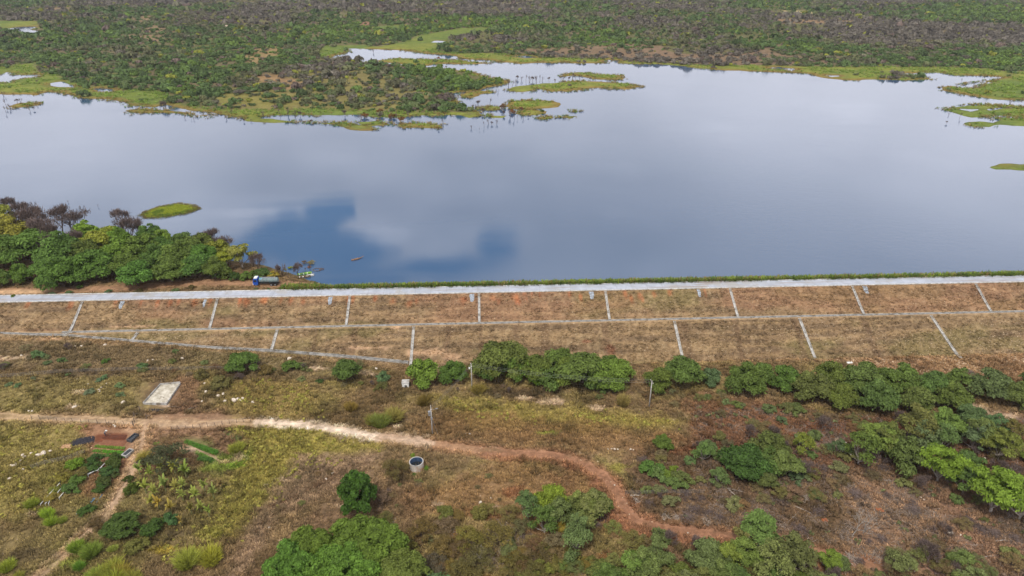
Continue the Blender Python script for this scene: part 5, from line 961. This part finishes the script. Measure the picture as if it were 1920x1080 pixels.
p = G(1597, 1004); plant('pale', 'leafless_white_tree', 'white leafless forked tree standing on the cleared ground at lower right', 'tree', p, 3.1, v=0, hs=1.15)
p = G(1618, 1000); plant('pale', 'leafless_grey_tree', 'grey leafless tree just right of the white forked tree', 'tree', p, 2.2, v=1, hs=1.2)
p = G(905, 1062); plant('pale', 'leafless_white_tree', 'small white leafless tree among the dry scrub right of the big trees', 'tree', p, 1.8, v=1)
for i, (px, py) in enumerate(((1546, 977), (1649, 957))):
    p = G(px, py); m = MB()
    rnd = random.Random(i)
    for k in range(7): m.box((rnd.uniform(-.6, .6), rnd.uniform(-.4, .4), .12), (.5, .4, .35), rnd.uniform(0, 3), .3)
    tag(m.build('earth_mound', noisy('orange_earth', bc(160, 100, 66), bc(130, 82, 56), 3), None, p), f'{("left", "right")[i]} one of two small orange earth mounds on the clearing', 'earth mound', 'orange earth mounds')
# ------------------------------------------------------------------ utility poles and wires
def upole(base_px, top_py, label, arm=True, extra=None):
    p = G(*base_px); H_ = 8.6; o = empty('utility_pole', p); tag(o, label, 'utility pole', 'utility poles')
    MB().tube([(0, 0, -.4), (0, 0, H_)], [.19, .12], 8).build('pole', MCONC, o, smooth=True)
    if arm:
        MB().box((0, 0, H_-.5), (.1, 1.9, .12), .15).build('crossarm', MWOOD, o)
        for k in (-.8, 0, .8): MB().tube([(-k*.15, k, H_-.44), (-k*.15, k, H_-.3), (-k*.15, k, H_-.2)], [.05, .08, .04], 6).build('insulator', MWHT, o)
    if extra == 'transformer':
        t_ = MB().tube([(-.42, 0, H_-2.6), (-.42, 0, H_-1.4)], [.34, .34], 12).tube([(-.42, 0, H_-1.4), (-.42, 0, H_-1.32)], [.38, .3], 12).build('transformer', MMET, o, smooth=False)
        MB().box((.05, -.32, H_-3.4), (.5, .25, .7)).build('meter_box', MMET, o)
        MB().tube([(.0, 0, H_-3.2), (1.5, -.4, 0)], .025, 4).build('guy_wire', MMET, o)
        MB().tube([(.1, 0, H_-1.0), (1.2, .1, H_-.75)], .03, 5).box((1.45, .12, H_-.72), (.6, .24, .12)).build('street_light', MMET, o)
    if extra == 'lamp': MB().tube([(0, 0, H_-1.0), (-.4, -.3, H_-.9)], .03, 5).box((-.5, -.35, H_-1.1), (.4, .35, .45)).build('lamp_box', MPVC, o)
    return p+Vector((0, 0, H_))
A = upole((885, 731), 677, 'concrete utility pole before the trees near the middle', True, 'lamp'); B = upole((1217, 763), 710, 'slender pale utility pole right of the middle'); Cc_ = upole((811, 814), 741, 'utility pole with a transformer standing beside the dirt road', True, 'transformer')
Dd = Vector((B.x+46, B.y+3, B.z))
def wire(a, b_, label, dy=0, sag=1.1):
    pts = [];
    for i in range(13): t = i/12; q = a.lerp(b_, t); pts.append((q.x, q.y+dy, q.z-.25-sag*4*t*(1-t)))
    o = MB().tube(pts, .009, 3).build('overhead_wire', MMET); tag(o, label, 'wire', 'overhead wires')
for dy, nm in ((-.75, 'nearest'), (0, 'middle'), (.75, 'farthest')):
    wire(A, B, f'{nm} wire of the three between the middle pole and the right pole', dy); wire(Cc_, A, f'{nm} wire of the three between transformer pole and middle pole', dy, .5)
# ------------------------------------------------------------------ fences
def fence(pts, n, label, h=1.3, wires=3):
    P = [G(*p) for p in pts]; L = [0]
    for a, b_ in zip(P[:-1], P[1:]): L.append(L[-1]+(b_-a).length)
    root = empty('wire_fence', P[0]); tag(root, label, 'fence'); tops = []; rnd = random.Random(n)
    for i in range(n):
        s = L[-1]*i/(n-1); x = float(np.interp(s, L, [q.x for q in P])); y = float(np.interp(s, L, [q.y for q in P])); z = hz(x, y); hh_ = h*rnd.uniform(.85, 1.15); lx, ly = rnd.uniform(-.12, .12), rnd.uniform(-.1, .1)
        q = Vector((x, y, z))-P[0]; MB().tube([q+Vector((0, 0, -.3)), q+Vector((lx, ly, hh_))], [.07, .055], 5).build('post', MWOOD, root); tops.append((q, hh_))
    m = MB()
    for k in range(wires): m.tube([q+Vector((0, 0, h*(.35+.28*k))) for q, _ in tops], .012, 3, False)
    m.build('wire', MMET, root); return root
fence(((-60, 712), (0, 709), (100, 701), (200, 697), (290, 695), (380, 694), (480, 692)), 44, 'long post and wire fence across the field under the embankment at left')
fence(((60, 786), (97, 788), (124, 791), (175, 795), (213, 795), (249, 797)), 13, 'post and wire fence on the lower edge of the left dirt road')
fence(((1172, 928), (1210, 928), (1260, 926), (1320, 926)), 18, 'short dark fence right of the red road bend')
fence(((322, 806), (362, 804), (420, 796), (470, 790)), 12, 'garden fence right of the road junction')
fence(((60, 880), (90, 870), (130, 862), (160, 850)), 9, 'short garden fence left of the plant beds')
for i, (px, py, h) in enumerate(((252, 782, 1.6), (262, 770, 1.5), (275, 785, 1.5), (252, 792, 1.4), (251, 800, 1.7))):
    p = G(px, py); m = MB().tube([(0, 0, -.2), (.08, .03, h)], [.11, .08], 6); m.tube([(.1, 0, h*.5), (.9, .5, h*.6)], [.05, .04], 4)
    tag(m.build('gate_post', MWOOD, None, p), f'weathered wooden gate post below the concrete pen, {nth(i)}', 'gate post', 'gate posts by the pen')
# ------------------------------------------------------------------ round tank
p = G(781, 882); p = p+Vector((0, .8, 0)); R_, H_ = 1.65, 2.0
def ringmesh(r1, r0, z0, z1, n=40):
    m = MB(); v = []
    for k in range(n):
        a = 2*math.pi*k/n; c, s = math.cos(a), math.sin(a); v += [(r1*c, r1*s, z0), (r1*c, r1*s, z1), (r0*c, r0*s, z1), (r0*c, r0*s, z0)]
    f = []
    for k in range(n):
        a, b_ = k*4, ((k+1) % n)*4
        for j in range(4): f.append((a+j, b_+j, b_+(j+1) % 4, a+(j+1) % 4))
    return m.add(v, f)
MTK = noisy('stained_tank_wall', bc(190, 182, 172), bc(160, 152, 142), .9, .85, .2, .03, c3=bc(165, 125, 90), s3=.5)
MINB = noisy('blue_tank_lining', bc(70, 95, 125), bc(52, 70, 95), 1.0, .7, 0)
o = empty('water_tank', p); tag(o, 'round open concrete water tank with a blue lining beside the dirt road', 'water tank')
ringmesh(R_, R_-.1, -.3, H_).build('wall', MTK, o); ringmesh(R_-.103, R_-.13, .3, H_-.05).build('lining', MINB, o); ringmesh(R_+.05, R_-.14, H_+.003, H_+.09).build('rim', MCONC, o)
MB().add([(math.cos(k/20*math.pi)*(R_-.13), math.sin(k/20*math.pi)*(R_-.13), .75) for k in range(40)], [tuple(range(40))]).build('tank_water', MGLASS, o)
plant('shrub', 'green_bush', 'bright green bush touching the right side of the round tank', 'bush', G(800, 880), .9, BRIGHT); plant('shrub', 'green_bush', 'small bright green bush behind the round tank on its left', 'bush', G(774, 856), .8, BRIGHT); plant('shrub', 'green_bush', 'small green weed clump at the foot of the round tank', 'bush', G(777, 891), .6, GREEN)
# ------------------------------------------------------------------ concrete pen
cr = [G(*q) for q in ((300.8, 722.5), (338.4, 721), (312.5, 760), (269.7, 758))]; zf = max(q.z for q in cr)+.05; o0 = cr[3].copy(); o0.z = zf
pen = empty('concrete_pen', o0); tag(pen, 'low-walled rectangular concrete pen with a pale floor above the road junction', 'pen')
cl_ = [Vector((q.x, q.y, zf))-o0 for q in cr]
MB().add([c+Vector((0, 0, z)) for z in (-.8, .06) for c in cl_], [(7, 6, 5, 4)[::-1], (0, 1, 5, 4), (1, 2, 6, 5), (2, 3, 7, 6), (3, 0, 4, 7)]).build('slab_floor', noisy('worn_slab', bc(190, 184, 170), bc(146, 138, 122), .7, .9, .2, .03, c3=bc(112, 100, 84), s3=.28), pen)
for i, j, hw_ in ((3, 0, .55), (0, 1, .55), (2, 3, .35), (1, 2, .16)):
    a, b_ = cl_[i], cl_[j]; d = b_-a; MB().box((a+b_)/2+Vector((0, 0, hw_/2-.2)), (d.length+.15, .16, hw_+.4), math.atan2(d.y, d.x)).build('wall', MCONC, pen)
for t in (0, .25, .5, .75, 1.): MB().tube([cl_[3].lerp(cl_[0], t)+Vector((-.15, 0, -.3)), cl_[3].lerp(cl_[0], t)+Vector((-.15, 0, 1.3))], .06, 5).build('post', MWOOD, pen)
for t in (.05, .7): MB().tube([cl_[0].lerp(cl_[1], t)+Vector((0, .15, -.3)), cl_[0].lerp(cl_[1], t)+Vector((0, .15, 1.4))], .08, 6).build('post', MWOOD, pen)
MB().tube([cl_[3]+Vector((-.15, 0, 1.15)), cl_[0]+Vector((-.15, 0, 1.15))], .04, 4).build('rail', MWOOD, pen)
# ------------------------------------------------------------------ gardens
def moundm(w, d, h, seed, n=18, pw=2.):
    r = np.random.default_rng(seed); g_ = np.linspace(-1, 1, n); Xq, Yq = np.meshgrid(g_, g_); e = np.clip(1-np.abs(Xq)**pw, 0, 1)*np.clip(1-np.abs(Yq)**pw, 0, 1)
    Zq = h*e**.5*(.75+.5*vn(Xq*4+seed, Yq*4, seed))-.08; i = np.arange(n-1)[None]+np.arange(n-1)[:, None]*n
    return np.stack([Xq*w/2, Yq*d/2, Zq], -1).reshape(-1, 3), np.stack([i, i+1, i+n+1, i+n], -1).reshape(-1, 4)
def mound(name, c0, c1, depth, h, mat, seed, pw=6):
    a, b_ = G(*c0), G(*c1); d = b_-a; c = (a+b_)/2; V, F = moundm(d.length, depth, h, seed, 24, pw); o = link(name, mesh_np(name, V, F, mat, smooth=True), None, (c.x, c.y, min(a.z, b_.z, c.z)+.02), math.atan2(d.y, d.x)); return o, d.length
MREDS = noisy('dark_red_soil', bc(92, 54, 38), bc(74, 44, 32), 3, .95, .5, .06); MBRS = noisy('brown_soil', bc(124, 84, 62), bc(104, 70, 52), 3, .95, .5, .06)
for nm, c0, c1, dp, mt, lb in (('soil_bed', (184, 819), (238, 820), 1.6, MREDS, 'dark red freshly dug soil bed beside the bending person'), ('soil_bed', (181, 829), (236, 832), 2.2, MBRS, 'brown soil bed between the dark bed and the lettuce rows')):
    o, L = mound(nm, c0, c1, dp, .3, mt, 3); tag(o, lb, 'garden bed')
def bed(c0, c1, dp, lb, col, seed, hh=.3, nl=900):
    o, L = mound('vegetable_bed', c0, c1, dp, .18, MBRS, seed); tag(o, lb, 'vegetable bed')
    r = np.random.default_rng(seed); P = np.stack([r.uniform(-L/2, L/2, nl), r.uniform(-dp/2, dp/2, nl)*.85, .12+r.random(nl)*hh], 1); V, F = quads(P, nrm(r.normal(size=(nl, 3))*.5+np.array([0, 0, 1])), .14, .7, seed)
    link('leaves', mesh_np('leaves', V, F, MLEAF, extra=np.clip(r.normal(1, .2, nl), .5, 1.6)), o, color=lin(col)*1.25)
bed((178, 837), (234, 842), 1.0, 'pale green vegetable row, farthest of the three beside the troughs', (104, 128, 50), 5); bed((174, 845), (232, 850), 1.2, 'bright green lettuce row, middle of the three beside the troughs', (84, 130, 38), 6); bed((174, 853), (238, 858), 1.1, 'dark green vegetable row, nearest of the three beside the troughs', (76, 104, 48), 7, .4)
bed((346, 827), (408, 852), 1.5, 'leafy dark green vegetable bed right of the grey-green bush', (78, 116, 42), 8, .8, 2200); bed((352, 838), (400, 866), 1.3, 'low bright green vegetable bed under the leafy dark one', (92, 124, 48), 9, .3, 1200); bed((288, 832), (299, 832), .9, 'tiny square of bright green seedlings above the grey-green bush', (92, 138, 40), 10, .15, 300)
bed((372, 862), (398, 866), 1.4, 'round tuft of green crops at the end of the low bed', (74, 104, 46), 11, .9, 900); bed((414, 800), (450, 826), 2.0, 'sparse green crop rows above the yellow grass', (88, 106, 58), 12, .25, 700)
for i, (x, y, L, wd, rz, lb, mt) in enumerate(((250, 823, 2.6, 1.4, 1.25, 'grey stone water trough beside the dark soil bed', MCOND), (240.5, 852, 2.5, 1.5, 1.2, 'pale stone water trough beside the lettuce rows', MCONC))):
    p = G(x, y); o = empty('water_trough', p, rz); tag(o, lb, 'trough')
    MB().box((0, 0, .12), (L, wd, .2)).build('base', mt, o); m = MB()
    for sx_ in (-1, 1): m.box((sx_*(L/2-.09), 0, .48), (.18, wd, .5)); m.box((0, sx_*(wd/2-.09), .48), (L-.37, .18, .5))
    m.build('wall', mt, o); MB().box((0, 0, .5), (L-.38, wd-.38, .02)).build('trough_water', MGLASS, o)
def heapobj(name, c, w_, d, h, mat, label, cat, seed, rz=0.):
    p = G(*c); V, F = moundm(w_, d, h, seed, 26, 2); o = link(name, mesh_np(name, V, F, mat), None, p, rz); tag(o, label, cat)
heapobj('charcoal_heap', (155, 827), 5.6, 2.8, .55, MCOAL, 'flat black heap of charcoal left of the garden beds', 'charcoal heap', 4, .25)
heapobj('charcoal_heap', (291, 769), 4.6, 1.3, .3, MCOAL, 'thin black heap under the lower edge of the concrete pen', 'charcoal heap', 6, -.1)
heapobj('wood_chip_heap', (125, 836), 3.0, 1.8, .35, noisy('wood_chips', bc(186, 150, 118), bc(150, 116, 88), 6, .95, .5, .05), 'pale orange heap of chips beside the black heap', 'chip heap', 8)
heapobj('straw_heap', (277, 878), 3.6, 2.6, .8, noisy('dry_leaves', bc(150, 112, 84), bc(104, 76, 58), 4, .95, .6, .08), 'brown heap of dry leaves at the top of the banana patch', 'leaf heap', 9)
q7 = zq(4, 0, 820)
PI_ = [(q7, ((795, 210), (740, 265), (662, 292)), 0), (q7, ((770, 240), (665, 298)), 0), (q7, ((585, 340), (530, 357)), 0), (q7, ((455, 362), (400, 420), (310, 522)), 0), (q7, ((400, 462), (345, 518)), 0), (q7, ((388, 478), (370, 518)), 0), (q7, ((495, 420), (450, 472)), 0), (q7, ((480, 382), (440, 432)), 0), (q7, ((722, 452), (683, 492)), 1), (q7, ((712, 450), (676, 488)), 1), (q7, ((768, 432), (725, 492)), 1), (q7, ((690, 515), (640, 556)), 1), (q7, ((604, 553), (575, 580)), 1)]
for i, (f, pp, b_) in enumerate(PI_):
    P = [G(*f(*q)) for q in pp]; P = [Vector((q.x, q.y, hz(q.x, q.y)+(.12 if b_ else .75))) for q in P]; o = P[0].copy()
    m = MB().tube([q-o for q in P], .07, 6)
    for q in P:
        if not b_: m.tube([q-o, Vector((q.x-o.x, q.y-o.y, -1.0))], .04, 5)
    tag(m.build('irrigation_pipe', MPVB if b_ else MPVC, None, o), f'{"blue" if b_ else "white"} irrigation pipe among the garden bushes, {nth(i if not b_ else i-8)}', 'pipe', ('blue' if b_ else 'white')+' irrigation pipes')
p = G(761, 724); o = empty('outfall_box', p); tag(o, 'white concrete outfall box at the end of the foot gutter', 'outfall box')
MB().box((0, 0, .75), (1.9, 1.6, 1.7)).build('box', MWHT, o); MB().box((0, 0, 1.64), (2.1, 1.8, .08)).build('lid', MCONC, o); MB().box((.1, -.83, .5), (.7, .06, .7)).build('opening_shade', MCOND, o)  # front hole is a solid plate, its shade put into the dark colour
p = G(1593, 681); tag(MB().box((0, 0, .15), (1.6, .8, .3), .1).box((0, 0, .33), (1.3, .5, .06), .1).build('white_slab', MWHT, None, p), 'small white slab lying above the long tree row at right', 'slab')
# ------------------------------------------------------------------ tanker truck
p = G(500, 534); T0 = empty('tanker_truck', p, math.radians(-1)); tag(T0, 'blue tanker truck with a faded grey-blue tank parked at the lake edge', 'truck')
cab = MB().add([(-3.9, -1.15, .6), (-3.95, -1.15, 1.55), (-3.7, -1.12, 2.6), (-2.45, -1.12, 2.7), (-2.35, -1.15, .6), (-3.9, 1.15, .6), (-3.95, 1.15, 1.55), (-3.7, 1.12, 2.6), (-2.45, 1.12, 2.7), (-2.35, 1.15, .6)], [(0, 4, 3, 2, 1), (5, 6, 7, 8, 9), (0, 1, 6, 5), (1, 2, 7, 6), (2, 3, 8, 7), (3, 4, 9, 8), (4, 0, 5, 9)]).build('cab', MBLUE, T0)
MB().add([(-3.965, -1.0, 1.62), (-3.755, -1.0, 2.48), (-3.755, 1.0, 2.48), (-3.965, 1.0, 1.62)], [(0, 1, 2, 3)]).build('windshield', MGLASS, cab)
for s in (-1, 1): MB().box((-3.15, s*1.147, 2.0), (.95, .05, .65)).build('window', MGLASS, cab)
MB().box((-3.1, 0, 2.80), (1.0, 1.7, .2)).build('roof_deflector', MWHT, cab)
MB().box((-4.0, 0, .75), (.2, 2.3, .35)).build('bumper', MWHT, T0)
for s in (-1, 1): MB().tube([(-3.93, s*.85, 1.05), (-4.02, s*.85, 1.05)], .14, 10).build('headlight', MWHT, cab)
MB().box((.3, 0, .85), (7.4, .9, .25)).box((.3, .9, .95), (5.6, .12, .12)).box((.3, -.9, .95), (5.6, .12, .12)).build('chassis', MBLK, T0)
tank = MB(); pts = []
tank.tube([(-2.05, 0, 1.85), (-1.95, 0, 1.85), (3.95, 0, 1.85), (4.05, 0, 1.85)], [.7, .86, .86, .7], 20); tk = tank.build('tank', MTANK, T0, smooth=False)
for x_ in (-1.2, .95, 3.2): MB().tube([(x_-.05, 0, 1.85), (x_+.05, 0, 1.85)], [.885, .885], 20).build('band', MMET, tk)
MB().tube([(.95, 0, 2.65), (.95, 0, 2.88)], .28, 12).build('hatch', MMET, tk); MB().box((1., 0, 2.74), (4.4, .5, .05)).build('walkway', MMET, tk)
MB().box((3.0, 0, .72), (1.6, 2.2, .08)).box((4.25, 0, .8), (.12, 2.1, .3)).build('fender', MBLK, T0)
for x_ in (-3.1, 1.9, 3.15):
    for s in (-1, 1):
        w_ = MB().tube([(x_, s*.72, .5), (x_, s*1.12, .5)], .5, 16).build('wheel', MBLK, T0); MB().tube([(x_, s*1.121, .5), (x_, s*1.14, .5)], .27, 12).build('rim', MMET, w_)
# ------------------------------------------------------------------ boats
def boat(c, L, Wd, rz, mat, label, seats=3, z=WZ):
    p = Vector((*GZ(*c, z), z)); o = empty('rowing_boat', p, rz); tag(o, label, 'boat'); n = 12; v = []; f = []
    for i in range(n+1):
        u = i/n; w_ = Wd/2*min(1, (math.sin(math.pi*min(u*.62+.30, 1)))**.8*1.0) if u < .99 else .02; sh = .38+.28*u**3; 
        v += [(L*(u-.5), -w_, sh), (L*(u-.5), -w_*.72, -.12+.15*u**4), (L*(u-.5), w_*.72, -.12+.15*u**4), (L*(u-.5), w_, sh), (L*(u-.5), w_-.06*min(1, w_*9), sh), (L*(u-.5), (w_-.08)*.7, -.02+.15*u**4), (L*(u-.5), -(w_-.08)*.7, -.02+.15*u**4), (L*(u-.5), -w_+.06*min(1, w_*9), sh)]
    for i in range(n):
        for k in range(8): f.append((i*8+k, i*8+(k+1) % 8, i*8+8+(k+1) % 8, i*8+8+k))
    f += [tuple(range(8))[::-1], tuple(n*8+k for k in range(8))]; MB().add(v, f).build('hull', mat, o)
    for k in range(seats): MB().box((L*(-.32+.26*k), 0, .27), (.24, Wd*.78, .05)).build('seat', MWHT, o)
boat((571, 514.5), 5.0, 1.7, .32, MGRN, 'light green rowing boat with white seats moored off the truck', 4)
boat((570, 520), 4.4, 1.4, .12, noisy('old_wood_boat', bc(120, 104, 84), bc(86, 72, 58), 3), 'low brown wooden boat alongside the green one', 2)
boat((582, 517.5), 2.6, 1.1, .25, MWHT, 'small white boat at the stern of the green boat', 1)
boat((591, 536), 3.2, 1.2, .55, noisy('cream_paint', bc(196, 196, 150), bc(150, 150, 105), 3), 'small cream boat nosed into the bank grass by the road', 2)
for i, (c, sx_, sy_) in enumerate((((595, 506), 1.5, 1.1), ((603, 505), .8, .7))):
    p = Vector((*GZ(*c, WZ), WZ+.05)); tag(MB().tube([(sx_*math.cos(a/10*math.pi), sy_*math.sin(a/10*math.pi), .05*math.sin(a*1.3)+.06) for a in range(20)], .10, 5).build('branch_loop', MTWIG, None, p), f'dark looped branch floating off the boats, {("larger left", "smaller right")[i]} one', 'branch')
p = Vector((*GZ(668, 487, WZ), WZ)); m = MB().tube([(-1.6, -.7, .1), (-.5, -.2, .25), (.6, .4, .2), (1.6, 1.3, .3), (2.4, 2.2, .5)], [.22, .3, .25, .12, .05], 6).tube([(0, 0, .2), (.5, 1.0, .5)], [.14, .04], 5).tube([(-1.2, -.4, .2), (-1.8, .3, .3)], [.12, .04], 5)
tag(m.build('driftwood', noisy('orange_driftwood', bc(140, 108, 80), bc(98, 72, 54), 3), None, p), 'orange-brown driftwood log floating alone in the lake', 'driftwood')
q5 = zq(8, 460, 460)
for x, y, w_, c, lb, h in (((995), 235, 11, (132, 128, 48), 'yellow-olive leaning half-drowned bush beyond the boats', .8), (880, 225, 8, (112, 88, 50), 'brown withered bush leaning on the yellow-olive drowned one', 1.0), (960, 290, 6, (138, 98, 50), 'rusty orange tuft under the yellow-olive drowned bush', .7), (600, 325, 5, YEL, 'tiny yellow-green bush at the shallow edge past the truck', .8)):
    px, py = q5(x, y+40); p = Vector((*GZ(px, py, WZ), WZ-.1)); plant('scrub', 'drowned_bush', lb, 'bush', p, w_*mpp(p)*.75, c, None, h)
for x, y, h, lb in ((515, 470, 6.5, 'tall bare trunk standing in the shallows right of the truck'), (560, 450, 3.2, 'low bare sapling in the shallows next to the tall trunk'), (655, 480, 5, 'bare many-branched tree in the shallows between truck and boats'), (790, 470, 7, 'largest grey leafless tree rising behind the green boat'), (965, 350, 2.5, 'thin bare stem under the drowned yellow bush'), (830, 600, 1.6, 'low dead branches at the bank where the track meets the water'), (905, 420, 2.2, 'stubby dark stakes behind the green boat'), (210, 290, 5, 'bare tree at the shore just above the truck')):
    px, py = q5(x, y); p = G(px, py); p.z = min(p.z, WZ+.6); plant('snag' if h < 6 else 'bare', 'bare_tree', lb, 'tree', p-Vector((0, 0, .2)), h*.36, (104, 94, 86), None, 1.25)
p = Vector((*GZ(183, 388, WZ), WZ-.1)); plant('snag', 'drowned_snag', 'tiny dead snag alone in the open lake left of the grassy islet', 'branch', p, .7, GREYB, None, .8, v=1)
p = Vector((*GZ(128, 380, WZ), WZ-.1)); plant('snag', 'drowned_snag', 'thin dead stick in the lake above the leafless trees', 'branch', p, .5, GREYB, None, 1.1, v=2)
# ------------------------------------------------------------------ gardener
def skinned(name, joints, bones, mat, parent):
    me = bpy.data.meshes.new(name); me.from_pydata([j[0] for j in joints], bones, []); o = link(name, me, parent); md = o.modifiers.new('skin', 'SKIN'); md.use_smooth_shade = True
    for i, j in enumerate(joints):
        k = j[1]; me.skin_vertices[0].data[i].radius = (k, k*(j[2] if len(j) > 2 else 1)); me.skin_vertices[0].data[i].use_root = (i == 0)
    s_ = o.modifiers.new('sub', 'SUBSURF'); s_.levels = 1; s_.render_levels = 2; me.materials.append(mat); return o
p = G(197.5, 817.5); g0 = empty('person', p, math.radians(20)); tag(g0, 'person in a white hat bending over the dark soil bed with a hoe', 'person')
def sk_setup(me):
    if not me.skin_vertices: pass
J = [((0, 0, .95), .14), ((.12, 0, 1.12), .13), ((.33, 0, 1.30), .15), ((.45, 0, 1.37), .06), ((.54, 0, 1.42), .10), ((.60, 0, 1.47), .09),
     ((.0, .11, .88), .10), ((.08, .14, .50), .065), ((-.02, .16, .09), .045), ((.10, .17, .04), .04), ((.0, -.11, .88), .10), ((.14, -.14, .50), .065), ((.10, -.16, .09), .045), ((.22, -.17, .04), .04),
     ((.36, .19, 1.27), .06), ((.45, .24, 1.0), .045), ((.62, .12, .84), .033), ((.36, -.19, 1.27), .06), ((.50, -.22, 1.02), .045), ((.68, -.10, .92), .033)]
BN = [(0, 1), (1, 2), (2, 3), (3, 4), (4, 5), (0, 6), (6, 7), (7, 8), (8, 9), (0, 10), (10, 11), (11, 12), (12, 13), (2, 14), (14, 15), (15, 16), (2, 17), (17, 18), (18, 19)]
me = bpy.data.meshes.new('body'); bm = bmesh.new(); lay = bm.verts.layers.skin.verify(); vs = [bm.verts.new(j[0]) for j in J]
for v, j in zip(vs, J): v[lay].radius = (j[1], j[1])
vs[0][lay].use_root = True
for a, b_ in BN: bm.edges.new((vs[a], vs[b_]))
bm.to_mesh(me); bm.free(); bo = link('body', me, g0); bo.modifiers.new('skin', 'SKIN').use_smooth_shade = True; sb = bo.modifiers.new('sub', 'SUBSURF'); sb.levels = 1; sb.render_levels = 1; me.materials.append(MSKIN)
MB().tube([(.02, 0, .98), (.12, 0, 1.13), (.33, 0, 1.31), (.42, 0, 1.35)], [.17, .165, .19, .09], 10).tube([(.36, .17, 1.28), (.44, .23, 1.05)], [.085, .065], 7).tube([(.36, -.17, 1.28), (.48, -.21, 1.07)], [.085, .065], 7).build('shirt', noisy('grey_shirt', bc(120, 118, 120), bc(95, 95, 100), 3), g0)
MB().tube([(0, .1, .98), (.08, .14, .5), (-.01, .16, .14)], [.135, .09, .065], 8).tube([(0, -.1, .98), (.14, -.14, .5), (.10, -.16, .14)], [.135, .09, .065], 8).build('trousers', MCLO, g0)
MB().tube([(.56, 0, 1.50), (.575, 0, 1.53), (.60, 0, 1.62)], [.26, .13, .09], 14).build('hat', MWHT, g0)
tag(MB().tube([(-.2, 0, .1), (.62, .0, .95)], .02, 5).box((-.25, 0, .08), (.2, .16, .02)).build('hoe', MWOOD, None, p+Vector((.75, .2, 0)), math.radians(200)), 'hoe held by the bending person', 'hoe')
